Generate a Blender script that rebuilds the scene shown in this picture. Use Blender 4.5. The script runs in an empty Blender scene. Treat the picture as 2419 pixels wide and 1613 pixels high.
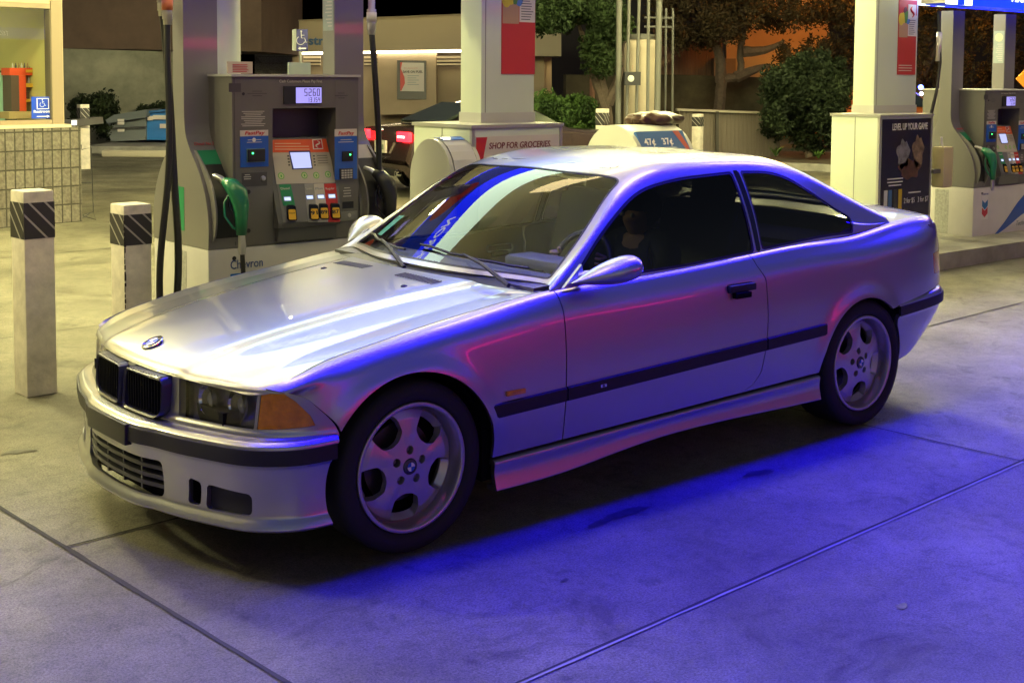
import bpy, bmesh, math, random
import numpy as np
from mathutils import Vector, Matrix, Euler
R = math.radians
random.seed(7)
scene = bpy.context.scene
col = scene.collection

# ---------------------------------------------------------------- camera
CAM = np.array([-3.9974, -4.5041, 1.7054]); YAW, PITCH, ROLL = R(40.0762), R(4.0944), R(.3642)
FPX, CX0, CY0, K = 3063.35, 1209.5, 396.58, 2419 / 2352
_f = np.array([math.sin(YAW) * math.cos(PITCH), math.cos(YAW) * math.cos(PITCH), -math.sin(PITCH)])
_r = np.cross(_f, [0, 0, 1.]); _r /= np.linalg.norm(_r); _u = np.cross(_r, _f)
_c, _s = math.cos(ROLL), math.sin(ROLL)
_r, _u = _c * _r + _s * _u, -_s * _r + _c * _u
cd = bpy.data.cameras.new('camera'); cam = bpy.data.objects.new('camera', cd); col.objects.link(cam)
cd.sensor_fit = 'HORIZONTAL'; cd.sensor_width = 36; cd.lens = 36 * FPX / 2419
cd.shift_y = -(806.5 - CY0) / 2419; cd.clip_end = 900; cd.clip_start = .05
cam.matrix_world = Matrix(((_r[0], _u[0], -_f[0], CAM[0]), (_r[1], _u[1], -_f[1], CAM[1]), (_r[2], _u[2], -_f[2], CAM[2]), (0, 0, 0, 1)))
scene.camera = cam


def ray(px, py):                                     # px,py in the 2352-wide view of the photograph
    px *= K; py *= K
    return (px - CX0) / FPX * _r - (py - CY0) / FPX * _u + _f


def at(px, py, depth):                               # world point seen at a pixel, at a depth along the axis
    return CAM + ray(px, py) * depth


def atp(px, py, n, d):
    v = ray(px, py); n = np.array(n, float); return CAM + v * (d - n @ CAM) / (n @ v)


def Z2(a, b): return ((340 + a / 2.24) / K, (b / 2.24) / K)
def Z3(a, b): return ((640 + a / 3.0947) / K, (b / 3.0947) / K)
def Z4(a, b): return ((1250 + a / 3.136) / K, (b / 3.136) / K)
def Z5(a, b): return ((1900 + a / 2.241) / K, (b / 2.241) / K)
def Z1(a, b): return (a / 2.177 / K, b / 2.177 / K)


# ---------------------------------------------------------------- world: night sky
w = bpy.data.worlds.new('World'); scene.world = w; w.use_nodes = True
nt = w.node_tree; bg = nt.nodes['Background']; sky = nt.nodes.new('ShaderNodeTexSky')
sky.sky_type = 'NISHITA'; sky.sun_disc = False; sky.sun_elevation = R(-4); sky.sun_rotation = R(200)
nt.links.new(sky.outputs[0], bg.inputs[0]); bg.inputs[1].default_value = 3.0
scene.view_settings.view_transform = 'Standard'; scene.view_settings.look = 'None'
scene.view_settings.exposure = 0; scene.view_settings.gamma = 1
scene.cycles.use_denoising = True
scene.cycles.max_bounces = 8; scene.cycles.sample_clamp_indirect = 6
scene.cycles.caustics_reflective = False; scene.cycles.caustics_refractive = False


# ---------------------------------------------------------------- helpers
def tag(o, label=None, cat=None, group=None, kind=None):
    if label: o['label'] = label
    if cat: o['category'] = cat
    if group: o['group'] = group
    if kind: o['kind'] = kind
    return o


def empty(name, loc=(0, 0, 0), rz=0, label=None, cat=None, group=None):
    o = bpy.data.objects.new(name, None); col.objects.link(o); o.location = [float(a) for a in loc]; o.rotation_euler = (0, 0, rz)
    o.empty_display_size = .1
    return tag(o, label, cat, group)


MATS = {}


def mat(name, color=(.5, .5, .5), rough=.5, metal=0., coat=0., emit=None, es=0., noise=0., nscale=8., bump=0., bscale=60., spec=None, detail=6, color2=None, alpha=None, trans=0.):
    if name in MATS: return MATS[name]
    m = bpy.data.materials.new(name); m.use_nodes = True; MATS[name] = m
    t = m.node_tree; b = t.nodes['Principled BSDF']
    b.inputs['Base Color'].default_value = (*color, 1); b.inputs['Roughness'].default_value = rough
    b.inputs['Metallic'].default_value = metal; b.inputs['Coat Weight'].default_value = coat
    b.inputs['Coat Roughness'].default_value = .04
    if trans: b.inputs['Transmission Weight'].default_value = trans
    if spec is not None: b.inputs['Specular IOR Level'].default_value = spec
    if emit: b.inputs['Emission Color'].default_value = (*emit, 1); b.inputs['Emission Strength'].default_value = es
    tc = None
    if noise or bump:
        tc = t.nodes.new('ShaderNodeTexCoord')
    if noise:
        n = t.nodes.new('ShaderNodeTexNoise'); n.inputs['Scale'].default_value = nscale; n.inputs['Detail'].default_value = detail
        n.inputs['Roughness'].default_value = .65
        t.links.new(tc.outputs['Object'], n.inputs['Vector'])
        cr = t.nodes.new('ShaderNodeValToRGB'); c2 = color2 or tuple(max(0, a * (1 - noise)) for a in color)
        c3 = tuple(min(1, a * (1 + noise * .5)) for a in color)
        cr.color_ramp.elements[0].position = .3; cr.color_ramp.elements[1].position = .7
        cr.color_ramp.elements[0].color = (*c2, 1); cr.color_ramp.elements[1].color = (*c3, 1)
        t.links.new(n.outputs['Fac'], cr.inputs[0]); t.links.new(cr.outputs[0], b.inputs['Base Color'])
    if bump:
        n = t.nodes.new('ShaderNodeTexNoise'); n.inputs['Scale'].default_value = bscale; n.inputs['Detail'].default_value = 4
        t.links.new(tc.outputs['Object'], n.inputs['Vector'])
        bp = t.nodes.new('ShaderNodeBump'); bp.inputs['Strength'].default_value = bump; bp.inputs['Distance'].default_value = .01
        t.links.new(n.outputs['Fac'], bp.inputs['Height']); t.links.new(bp.outputs[0], b.inputs['Normal'])
    return m


def glass(name, tint=(1, 1, 1), refl=1.0, rough=0., diffuse=0.):
    if name in MATS: return MATS[name]
    m = bpy.data.materials.new(name); m.use_nodes = True; MATS[name] = m
    t = m.node_tree; t.nodes.remove(t.nodes['Principled BSDF']); out = t.nodes['Material Output']
    a = t.nodes.new('ShaderNodeBsdfTransparent'); a.inputs[0].default_value = (*tint, 1)
    g = t.nodes.new('ShaderNodeBsdfGlossy'); g.inputs['Roughness'].default_value = rough; g.inputs[0].default_value = (refl, refl, refl, 1)
    fr = t.nodes.new('ShaderNodeFresnel'); fr.inputs[0].default_value = 1.55
    geo = t.nodes.new('ShaderNodeNewGeometry')
    mx = t.nodes.new('ShaderNodeMixShader')
    # thin pane: same reflectance from either side
    mi = t.nodes.new('ShaderNodeMix'); mi.data_type = 'FLOAT'
    mi.inputs[2].default_value = 1.55; mi.inputs[3].default_value = 1 / 1.55
    t.links.new(geo.outputs['Backfacing'], mi.inputs[0]); 
    t.links.new(mi.outputs[0], fr.inputs[0])
    t.links.new(fr.outputs[0], mx.inputs[0]); t.links.new(a.outputs[0], mx.inputs[1]); t.links.new(g.outputs[0], mx.inputs[2])
    t.links.new(mx.outputs[0], out.inputs[0])
    return m


def link(name, me, m=None, parent=None, smooth=False, loc=None):
    if isinstance(me, bmesh.types.BMesh):
        bm = me; me = bpy.data.meshes.new(name); bm.to_mesh(me); bm.free()
    o = bpy.data.objects.new(name, me); col.objects.link(o)
    if m: me.materials.clear(); me.materials.append(m)
    if parent: o.parent = parent
    if loc is not None: o.location = [float(a) for a in loc]
    if smooth:
        me.shade_smooth()
        if smooth != 2: me.set_sharp_from_angle(angle=R(35))
    return o


def box(bm, lo, hi, bev=0., mtx=None):
    lo = [float(a) for a in lo]; hi = [float(a) for a in hi]
    g = bmesh.ops.create_cube(bm, size=1)['verts']
    for v in g:
        v.co = Vector([lo[i] + (v.co[i] + .5) * (hi[i] - lo[i]) for i in range(3)])
        if mtx: v.co = mtx @ v.co
    if bev:
        es = list({e for v in g for e in v.link_edges})
        bmesh.ops.bevel(bm, geom=es, offset=bev, segments=2, affect='EDGES', profile=.6)
    return g


def boxo(name, lo, hi, m, parent=None, bev=0., smooth=False):
    bm = bmesh.new(); box(bm, lo, hi, bev); return link(name, bm, m, parent, smooth or bool(bev))


def tube(bm, pts, rad, seg=8, cap=True):
    pts = [Vector([float(c) for c in p]) for p in pts]; n = len(pts)
    rads = rad if hasattr(rad, '__len__') else [rad] * n
    rings = []; up = None
    for i, p in enumerate(pts):
        t = (pts[min(i + 1, n - 1)] - pts[max(i - 1, 0)]).normalized()
        if up is None:
            up = t.orthogonal().normalized()
        up = (up - t * up.dot(t)).normalized(); si = t.cross(up)
        rings.append([bm.verts.new(p + (up * math.cos(a) + si * math.sin(a)) * rads[i]) for a in [2 * math.pi * k / seg for k in range(seg)]])
    for a, b in zip(rings, rings[1:]):
        for k in range(seg):
            bm.faces.new((a[k], a[(k + 1) % seg], b[(k + 1) % seg], b[k]))
    if cap:
        bm.faces.new(rings[0][::-1]); bm.faces.new(rings[-1])


def tubeo(name, pts, rad, m, parent=None, seg=8):
    bm = bmesh.new(); tube(bm, pts, rad, seg); return link(name, bm, m, parent, True)


def prism(bm, pts, n, back=0.):
    """polygon (3d points, planar) extruded by vector n"""
    n = Vector([float(a) for a in n]); P = [Vector([float(c) for c in p]) for p in pts]
    a = [bm.verts.new(p) for p in P]; b = [bm.verts.new(p + n) for p in P]
    bm.faces.new(a); bm.faces.new(b[::-1])
    for i in range(len(a)):
        j = (i + 1) % len(a); bm.faces.new((a[j], a[i], b[i], b[j]))
    bmesh.ops.recalc_face_normals(bm, faces=bm.faces[:])


def rrect(x0, x1, z0, z1, r, n=5):
    out = []
    for cx, cz, a0 in ((x1 - r, z1 - r, 0), (x0 + r, z1 - r, 90), (x0 + r, z0 + r, 180), (x1 - r, z0 + r, 270)):
        for k in range(n + 1):
            a = R(a0 + 90 * k / n); out.append((cx + r * math.cos(a), cz + r * math.sin(a)))
    return out


def lathe(bm, prof, seg=64, axis='y', arc=(0, 360), ctr=(0, 0, 0)):
    """prof: list of (r, h) ; revolve about axis"""
    full = arc == (0, 360); m = seg if full else seg + 1
    rings = []
    for r, h in prof:
        ring = []
        for k in range(m):
            a = R(arc[0] + (arc[1] - arc[0]) * k / seg)
            c, s = r * math.cos(a), r * math.sin(a)
            p = (c, h, s) if axis == 'y' else ((c, s, h) if axis == 'z' else (h, c, s))
            ring.append(bm.verts.new([p[i] + ctr[i] for i in range(3)]))
        rings.append(ring)
    for a, b in zip(rings, rings[1:]):
        for k in range(seg):
            j = (k + 1) % m
            if full or k < seg:
                try: bm.faces.new((a[k], a[j], b[j], b[k]))
                except ValueError: pass


def text(name, s, p, size, m, parent=None, ux=(1, 0, 0), uy=(0, 0, 1), width=None, depth=.0008, align='LEFT', shear=0, bold=0., spacing=1.0):
    """flat lettering: p = baseline start (or centre), ux reading direction, uy up"""
    cu = bpy.data.curves.new('t', 'FONT'); cu.body = s; cu.size = size; cu.extrude = depth; cu.align_x = align
    cu.shear = shear; cu.offset = bold * size; cu.resolution_u = 3; cu.space_character = spacing
    o = bpy.data.objects.new('t', cu); col.objects.link(o)
    dg = bpy.context.evaluated_depsgraph_get(); dg.update()
    me = bpy.data.meshes.new_from_object(o.evaluated_get(dg)); bpy.data.objects.remove(o); bpy.data.curves.remove(cu)
    me.name = name
    n = len(me.vertices)
    if n:
        co = np.zeros(n * 3); me.vertices.foreach_get('co', co); co = co.reshape(-1, 3)
        if width:
            wd = co[:, 0].max() - co[:, 0].min(); f = width / max(wd, 1e-6); co[:, 0] *= f
        ux = np.array(ux, float); ux /= np.linalg.norm(ux); uy = np.array(uy, float); uy /= np.linalg.norm(uy); uz = np.cross(ux, uy)
        out = np.array(p, float) + co[:, :1] * ux + co[:, 1:2] * uy + co[:, 2:3] * uz
        me.vertices.foreach_set('co', out.ravel())
    return link(name, me, m, parent)


def decal(name, pts, m, parent=None, n=(0, -.003, 0)):
    """thin plate from planar 3d polygon"""
    bm = bmesh.new(); prism(bm, pts, n); return link(name, bm, m, parent)


def copy_tree(o, parent=None):
    c = o.copy(); col.objects.link(c); c.parent = parent
    for ch in list(o.children): copy_tree(ch, c)
    return c


# ---- smooth surfaces
class Spl:
    """natural cubic spline through (t_i, y_i); y may be vector"""
    def __init__(s, t, y):
        s.t = np.array(t, float); s.y = np.array(y, float); n = len(t)
        if s.y.ndim == 1: s.y = s.y[:, None]; s.sc = True
        else: s.sc = False
        h = np.diff(s.t); A = np.eye(n); B = np.zeros_like(s.y)
        for i in range(1, n - 1):
            A[i, i - 1] = h[i - 1]; A[i, i] = 2 * (h[i - 1] + h[i]); A[i, i + 1] = h[i]
            B[i] = 6 * ((s.y[i + 1] - s.y[i]) / h[i] - (s.y[i] - s.y[i - 1]) / h[i - 1])
        s.M = np.linalg.solve(A, B); s.h = h

    def __call__(s, q):
        q = np.atleast_1d(np.asarray(q, float)); sh = q.shape; qq = q.ravel()
        i = np.clip(np.searchsorted(s.t, qq) - 1, 0, len(s.t) - 2); h = s.h[i][:, None]
        a = ((s.t[i + 1] - qq)[:, None]) / h; b = ((qq - s.t[i])[:, None]) / h
        r = a * s.y[i] + b * s.y[i + 1] + ((a ** 3 - a) * s.M[i] + (b ** 3 - b) * s.M[i + 1]) * h * h / 6
        return r[:, 0].reshape(sh) if s.sc else r.reshape(*sh, -1)


def net(rows, us, vs, tu=None, tv=None):
    """rows[j][i] = xyz ; u along i, v along j -> grid [nv,nu,3]"""
    rows = np.array(rows, float); tu = np.arange(rows.shape[1]) if tu is None else tu; tv = np.arange(rows.shape[0]) if tv is None else tv
    a = np.stack([Spl(tu, r)(us) for r in rows])          # [nr, nu, 3]
    return Spl(tv, a.reshape(len(rows), -1))(vs).reshape(len(vs), len(us), 3)


def gnormals(P, inward=None):
    du = np.gradient(P, axis=1); dv = np.gradient(P, axis=0)
    N = np.cross(du, dv); L = np.linalg.norm(N, axis=2, keepdims=True); L[L < 1e-12] = 1
    return N / L


def sdpoly(X, Z, pts):
    """signed distance, positive inside polygon"""
    pts = np.array(pts, float); d = np.full(X.shape, 1e9); inside = np.zeros(X.shape, bool); n = len(pts)
    for i in range(n):
        a, b = pts[i], pts[(i + 1) % n]; e = b - a
        t = np.clip(((X - a[0]) * e[0] + (Z - a[1]) * e[1]) / max(e @ e, 1e-12), 0, 1)
        d = np.minimum(d, np.hypot(X - a[0] - t * e[0], Z - a[1] - t * e[1]))
        if a[1] != b[1]:
            c = ((a[1] > Z) != (b[1] > Z)) & (X < (b[0] - a[0]) * (Z - a[1]) / (b[1] - a[1]) + a[0]); inside ^= c
    return np.where(inside, d, -d)


def smooth_poly(pts, n=6, closed=True):
    """Catmull-Rom through points"""
    P = np.array(pts, float); N = len(P); out = []
    for i in range(N):
        p0, p1, p2, p3 = P[(i - 1) % N], P[i], P[(i + 1) % N], P[(i + 2) % N]
        for k in range(n):
            t = k / n
            out.append(.5 * ((2 * p1) + (-p0 + p2) * t + (2 * p0 - 5 * p1 + 4 * p2 - p3) * t * t + (-p0 + 3 * p1 - 3 * p2 + p3) * t ** 3))
    return out


def round_poly(pts, r, n=5):
    """rounded corners by quadratic curves; r scalar or list"""
    P = [np.array(p, float) for p in pts]; N = len(P); out = []
    for i in range(N):
        a, b, c = P[i - 1], P[i], P[(i + 1) % N]; rr = r[i] if hasattr(r, '__len__') else r
        la, lc = np.linalg.norm(a - b), np.linalg.norm(c - b)
        p = b + (a - b) * min(rr, la * .49) / la; q = b + (c - b) * min(rr, lc * .49) / lc
        for k in range(n + 1):
            t = k / n; out.append((1 - t) ** 2 * p + 2 * t * (1 - t) * b + t * t * q)
    return out


def panel(name, P, m, parent, trims=(), thick=.012, side=1, N=None, flip=False):
    """P grid [nv,nu,3]; keep where every trim field >= 0; folded edge of given thickness; side=-1 mirrors in y"""
    if N is None: N = gnormals(P)
    P = P.copy(); N = N.copy()
    if flip: N = -N
    if side < 0:
        P[..., 1] *= -1; N[..., 1] *= -1
    ff = flip ^ (side < 0)
    nv, nu, _ = P.shape; T = [np.asarray(t, float) for t in trims]
    verts, norms, key, faces = [], [], {}, []

    def vid(p, n):
        k = (round(p[0] * 2e5), round(p[1] * 2e5), round(p[2] * 2e5))
        i = key.get(k)
        if i is None: i = key[k] = len(verts); verts.append(p); norms.append(n)
        return i
    allin = np.ones((nv - 1, nu - 1), bool); anyout = np.zeros((nv - 1, nu - 1), bool)
    for t in T:
        c = np.stack([t[:-1, :-1], t[:-1, 1:], t[1:, 1:], t[1:, :-1]])
        allin &= (c >= 0).all(0); anyout |= (c < 0).all(0)
    for j in range(nv - 1):
        for i in range(nu - 1):
            if anyout[j, i]: continue
            cs = ((j, i), (j, i + 1), (j + 1, i + 1), (j + 1, i))
            poly = [(P[c], N[c], [t[c] for t in T]) for c in cs]
            if not allin[j, i]:
                for k in range(len(T)):
                    new = []
                    for a, b in zip(poly, poly[1:] + poly[:1]):
                        fa, fb = a[2][k], b[2][k]
                        if fa >= 0: new.append(a)
                        if (fa >= 0) != (fb >= 0):
                            s = fa / (fa - fb); new.append((a[0] + (b[0] - a[0]) * s, a[1] + (b[1] - a[1]) * s, [x + (y - x) * s for x, y in zip(a[2], b[2])]))
                    poly = new
                    if len(poly) < 3: break
                if len(poly) < 3: continue
            ids = []
            for q in poly:
                v = vid(q[0], q[1])
                if v not in ids: ids.append(v)
            if len(ids) < 3: continue
            faces.append(tuple(ids if not ff else ids[::-1]))
    V = [tuple(v) for v in verts]; nf = len(faces)
    ln = [[tuple(norms[i]) for i in f] for f in faces]
    if thick:
        ed = {}
        for f in faces:
            for a, b in zip(f, f[1:] + f[:1]): ed[(a, b)] = ed.get((a, b), 0) + 1
        bnd = [(a, b) for (a, b) in ed if (b, a) not in ed]
        inner = {}
        for a, b in bnd:
            for q in (a, b):
                if q not in inner:
                    n = np.array(norms[q]); n = n / (np.linalg.norm(n) + 1e-9)
                    inner[q] = len(V); V.append(tuple(np.array(verts[q]) - n * thick))
            faces.append((b, a, inner[a], inner[b]))
    me = bpy.data.meshes.new(name); me.from_pydata(V, [], faces); me.update()
    o = link(name, me, m, parent)
    me.shade_smooth()
    out = []
    for p in me.polygons:
        if p.index < nf: out += ln[p.index]
        else: out += [tuple(p.normal)] * p.loop_total
    out = [tuple(np.array(n) / (np.linalg.norm(n) + 1e-9)) for n in out]
    me.normals_split_custom_set(out)
    return o
# ================================================================ the silver coupe
PAINT = mat('silver_paint', (.46, .46, .455), rough=.35, metal=.94, coat=1.0)
BLK = mat('black_rubber', (.012, .012, .013), rough=.55)
BLKG = mat('black_gloss', (.01, .01, .012), rough=.15)
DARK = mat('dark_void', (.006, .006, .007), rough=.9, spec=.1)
TYRE = mat('tyre_rubber', (.015, .015, .016), rough=.75, bump=.2, bscale=300)
RIM = mat('wheel_silver', (.52, .48, .49), rough=.33, metal=.6, coat=.8)
CHROME = mat('chrome', (.75, .75, .76), rough=.08, metal=1)
GLASS = glass('windscreen_glass', (.84, .90, .86)); TINT = glass('tinted_glass', (.12, .125, .13), .9)
CLEAR = glass('clear_lens', (.92, .92, .92))
AMBER = mat('amber_lens', (1.0, .33, .006), rough=.12, coat=1, bump=.3, bscale=90, noise=.4, nscale=22)
REDL = mat('red_lens', (.55, .012, .015), rough=.15, coat=1)
CLOTH = mat('seat_cloth', (.14, .135, .13), rough=.85)
WHITE = mat('white_ink', (.8, .8, .8), rough=.5)


def build_coupe():
    car = empty('coupe_car', (0, 0, 0), 0, 'silver two-door coupe parked beside the pump island, black side mouldings and five-spoke alloy wheels', 'car')
    fyk = Spl([-1.95, -1.85, -1.7, -1.5, -1.3, -1.0, 0, 1.0, 1.6, 1.85, 2.05, 2.15, 2.2], [.72, .86, .955, .985, .996, 1, 1.0, 1, .998, .985, .93, .86, .80])
    XK = [-1.97, -1.85, -1.7, -1.5, -1.3, -1.0, -.65, -.3, .1, .5, 1.0, 1.35, 1.6, 1.85, 2.05, 2.2]
    z7 = Spl(XK, [.618, .660, .708, .750, .784, .825, .866, .874, .885, .905, .926, .932, .957, .980, .980, .970])
    y7 = Spl(XK, [.58, .715, .728, .735, .738, .738, .755, .772, .775, .770, .762, .748, .735, .72, .70, .62])
    y6 = Spl(XK, [.60, .742, .782, .798, .806, .808, .806, .806, .806, .803, .80, .795, .785, .775, .745, .655])

    def lev(x):
        f = fyk(x); a, b = y7(x), z7(x); c = y6(x)
        d = np.interp(x, [-2, -1.7, -1, -.65, -.3, 2.2], [.6, .8, 1, 1, .8, 1.0])
        rk = .03 * x
        # (y, z) bottom to top
        yl = [.838 * f, .846 * f, .853 * f, .850 * f, .842 * f, np.maximum(.828 * f, 0), c, (a * .45 + c * .55), a]
        zl = [.285 + rk * .7, .36 + rk * .7, .475 + rk, .50 + .18 * (b - .5) / .4 + 0 * x, None, None, b - .042 * d, b - .014 * d, b - 0 * x]
        zl[3] = .475 + rk + (b - .475 - rk) * .33; zl[4] = .475 + rk + (b - .475 - rk) * .56; zl[5] = .475 + rk + (b - .475 - rk) * .78
        return yl, zl
    xs = np.arange(-1.93, 2.165, .0115)
    yl, zl = lev(xs)
    rows = np.array([np.stack([xs, y, z], 1) for y, z in zip(yl, zl)])
    vs = np.concatenate([np.linspace(0, 5, 34)[:-1], np.linspace(5, 8, 34)])
    P = Spl(np.arange(9), rows.reshape(9, -1))(vs).reshape(len(vs), len(xs), 3)
    AF, AR = (-1.36, .30, .36), (1.315, .30, .342)
    X, Z = P[..., 0], P[..., 2]
    for cx, cz, r in (AF, AR):                       # rolled flares round the arches
        d = np.hypot(X - cx, Z - cz) - r
        w_ = np.clip((Z - .30) / .12, 0, 1) * np.clip((z7(X) - .03 - Z) / .08, 0, 1)
        P[..., 1] += (.016 * np.exp(-(np.maximum(d, 0) / .05) ** 2)) * w_
    bel = P
    N = gnormals(P)
    X, Y_, Z = P[..., 0], P[..., 1], P[..., 2]
    arch = [np.hypot(X - cx, Z - cz) - r for cx, cz, r in (AF, AR)]
    bottom = Z - (.305 + .018 * X)
    front_e = X - Spl([.47, .50, .53, .595, .635, .66, .72], [-1.655, -1.660, -1.675, -1.735, -1.80, -1.90, -2.1])(np.clip(Z, .47, .72))
    topw = z7(X) - .0015 - Z + 0
    gap = .0052
    xdf = np.interp(Z, [.3, .48, .65, .87], [-.647, -.642, -.636, -.632])
    xdr = np.interp(Z, [.30, .325, .34, .385, .5, .62, .80, .86, .915], [.40, .46, .50, .545, .572, .585, .586, .55, .535])
    ledge_r = Z - (.575 + .125 * (X - 1.6))
    ledge_f = Z - .492 - .03 * (X + 1.65)
    handle = -sdpoly(X, Z, rrect(.318, .497, .762, .80, .008))
    cap = -sdpoly(X, Z, rrect(1.36, 1.52, .74, .87, .03))
    tail = -sdpoly(X, Z, rrect(1.965, 2.3, .69, .80, .01))
    for sd in (-1, 1):
        panel('front_fender', P, PAINT, car, [arch[0], bottom, front_e, xdf - gap - X, np.where(X < -1.55, ledge_f, 1.)], .014, sd, N, True)
        d = panel('door', P, PAINT, car, [bottom, X - xdf, xdr - gap - X, handle], .014, sd, N, True)
        panel('rear_quarter', P, PAINT, car, [arch[1], bottom, X - xdr, np.where(X > 1.5, ledge_r, 1.), tail], .014, sd, N, True)
        panel('tail_light', P, REDL, car, [sdpoly(X, Z, rrect(1.965, 2.3, .69, .80, .01)) - .002], .012, sd, N, True)
        # door handle
        bm = bmesh.new(); box(bm, (.322, -.012, .765), (.494, .014, .797), .007); h = link('handle', bm, BLK, d, True, (0, sd * (.842), 0))
        bm = bmesh.new(); box(bm, (.35, -.03, .738), (.45, .004, .764), .004); link('handle_recess', bm, DARK, d, True, (0, sd * (.834), 0))
        # side moulding in three runs
        for k, (xa, xb) in enumerate(((-1.022, -.648), (-.640, .563), (.571, 1.003))):
            xm = np.linspace(xa, xb, 60)
            f = fyk(xm); zc = .4875 + .0335 * xm - .004; zc = np.interp(xm, [-1.02, -.65, -.12, .55, 1.0], [.463, .474, .490, .511, .526])
            pr = [(-.028, 0), (-.0265, .010), (-.02, .0125), (.02, .0125), (.0265, .010), (.028, 0)]
            rws = np.array([np.stack([xm, .8515 * f + o, zc + dz], 1) for dz, o in pr])
            Pm = rws
            panel('side_moulding', Pm, BLK, car, [], .006, sd, None, True)
        # badge on moulding
        bm = bmesh.new(); box(bm, (-.47, -.001, .474), (-.437, .002, .486)); link('badge', bm, CHROME, d, False, (0, sd * .865, 0))
        text('badge_letter', 'M', (-.453 if sd < 0 else -.453, sd * .8675, .475), .014, mat('badge_dark', (.02, .02, .05)), d, ux=(-sd, 0, 0), uy=(0, 0, 1), align='CENTER')
        # side repeater
        bm = bmesh.new(); box(bm, (-.948, -.006, .511), (-.856, .006, .531), .004)
        link('side_repeater', bm, AMBER, car, True, (0, sd * .856, 0))
        # sill skirt: profile along x
        xk = np.linspace(-1.0, .97, 90)
        zb = Spl([-1.0, -.67, -.34, -.09, .32, .66, .97], [.163, .166, .192, .206, .207, .200, .196])(xk)
        zt = .298 + .018 * xk
        fl = np.interp(xk, [-1, -.6, -.1], [1., .6, 0])
        fr = np.interp(xk, [.3, .97], [0, .7])
        rws = []
        for t, o in ((1.0, -.012), (.97, .006), (.86, .016), (.6, .010), (.3, .012), (.08, .016), (0, .008), (-.02, -.03)):
            yy = .836 + o + (fl + fr) * .014 * max(0, 1 - t) * (1 if t > -.01 else 0)
            rws.append(np.stack([xk, yy, zb + (zt - zb) * t], 1))
        rws = np.array(rws)[::-1]
        Ps = Spl(np.arange(8), rws.reshape(8, -1))(np.linspace(0, 7, 30)).reshape(30, len(xk), 3)
        cut = np.hypot(Ps[..., 0] - AR[0], Ps[..., 2] - AR[1]) - AR[2]; cut2 = np.hypot(Ps[..., 0] - AF[0], Ps[..., 2] - AF[1]) - AF[2] + .01
        panel('sill_skirt', Ps, PAINT, car, [cut, cut2], .02, sd, None, True)

    # ---------------- nose (lamp panel)
    yx = [(0, -2.032), (.15, -2.027), (.30, -2.008), (.45, -1.968), (.60, -1.920), (.70, -1.868), (.762, -1.80), (.797, -1.73), (.818, -1.655)]
    us = np.linspace(-8, 8, 330); col_u = np.arange(-8, 9)
    pl = [(-y, x) for y, x in yx[:0:-1]] + yx

    def noserow(z, o):
        out = []
        for y, x in pl:
            k = min(1, abs(y) / .8); out.append((x - o * (1 - .8 * k ** 4), y * (1 + o * .5 * k ** 2), z + (.012 if False else 0)))
        return out
    rowsN = [noserow(.472, .0), noserow(.482, .022), noserow(.498, .020), noserow(.515, .010), noserow(.56, .006), noserow(.61, .002), noserow(.640, -.002), noserow(.652, -.016)]
    Pn = net(rowsN, us, np.linspace(0, 7, 56), tu=col_u)
    # du = +y direction at the front, dv = up : y x z = +x (inward) -> flip
    U = np.broadcast_to(us, Pn.shape[:2]); Zn = Pn[..., 2]; AU = np.abs(U)
    uy = Spl([p[0] for p in yx], np.arange(9))
    u_of = lambda y: float(uy(y)[0])
    ua, ub = u_of(.345), u_of(.665)
    hl = round_poly([(ua, .508), (ub, .513), (ub + .12, .632), (ua - .06, .636)], .02)
    sc = 12.
    def sdu(poly): return sdpoly(AU / sc, Zn, [(a / sc, b) for a, b in poly])
    hl_p = [(ua - .05, .510), (ub, .512), (ub + .10, .634), (ua - .12, .638)]
    cl_p = [(ub + .10, .512), (6.95, .524), (6.72, .560), (6.1, .610), (5.65, .636), (ub + .22, .636)]
    edge_f = Pn[..., 0] * -1 - (-1) * 0
    xe = Spl([.47, .50, .53, .595, .635, .66, .72], [-1.655, -1.660, -1.675, -1.735, -1.80, -1.90, -2.1])(np.clip(Zn, .47, .72))
    nose_lim = (xe - .004) - Pn[..., 0]
    kd = round_poly([(u_of(.028), .492), (u_of(.262), .492), (u_of(.292), .52), (u_of(.292), .64), (u_of(.028), .642)], .03)
    nsd = [nose_lim, -sdu(hl_p), -sdu(cl_p), -sdu(kd)]
    panel('nose_panel', Pn, PAINT, car, nsd, .03, 1, None, True)
    for sd in (-1, 1):
        lim = U * sd
        g = Pn.copy(); NN = -gnormals(Pn); g2 = g - NN * .004
        h = panel('headlight', g2, CLEAR, car, [sdu(hl_p) - .0006, lim], 0, 1, None, True)
        # housing behind the lens
        g3 = g - NN * .05
        panel('housing', g3, mat('lamp_housing', (.17, .17, .19), rough=.25, metal=.8), h, [sdu(hl_p) + .003, lim], 0, 1, None, True)
        for yy, rr in ((.425, .052), (.565, .056)):
            x0 = float(np.interp(yy, [p[0] for p in yx], [p[1] for p in yx])) + .035
            bm = bmesh.new(); ang = R(8)
            lathe(bm, [(rr, -.012), (rr * .93, -.004), (rr * .80, .010), (rr * .5, .022), (rr * .25, .026), (0.002, .027)], 28, 'x', ctr=(0, 0, 0))
            q = link('reflector', bm, mat('reflector', (.7, .7, .72), rough=.12, metal=1), h, True, (x0, sd * yy, .572))
            bm = bmesh.new(); bmesh.ops.create_uvsphere(bm, u_segments=20, v_segments=10, radius=rr * .52)
            q2 = link('projector_lens', bm, mat('lens_ball', (.25, .27, .32), rough=.05, coat=1, metal=.3), h, True, (x0 + .012, sd * yy, .572)); q2.scale = (.5, 1, 1)
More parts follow.
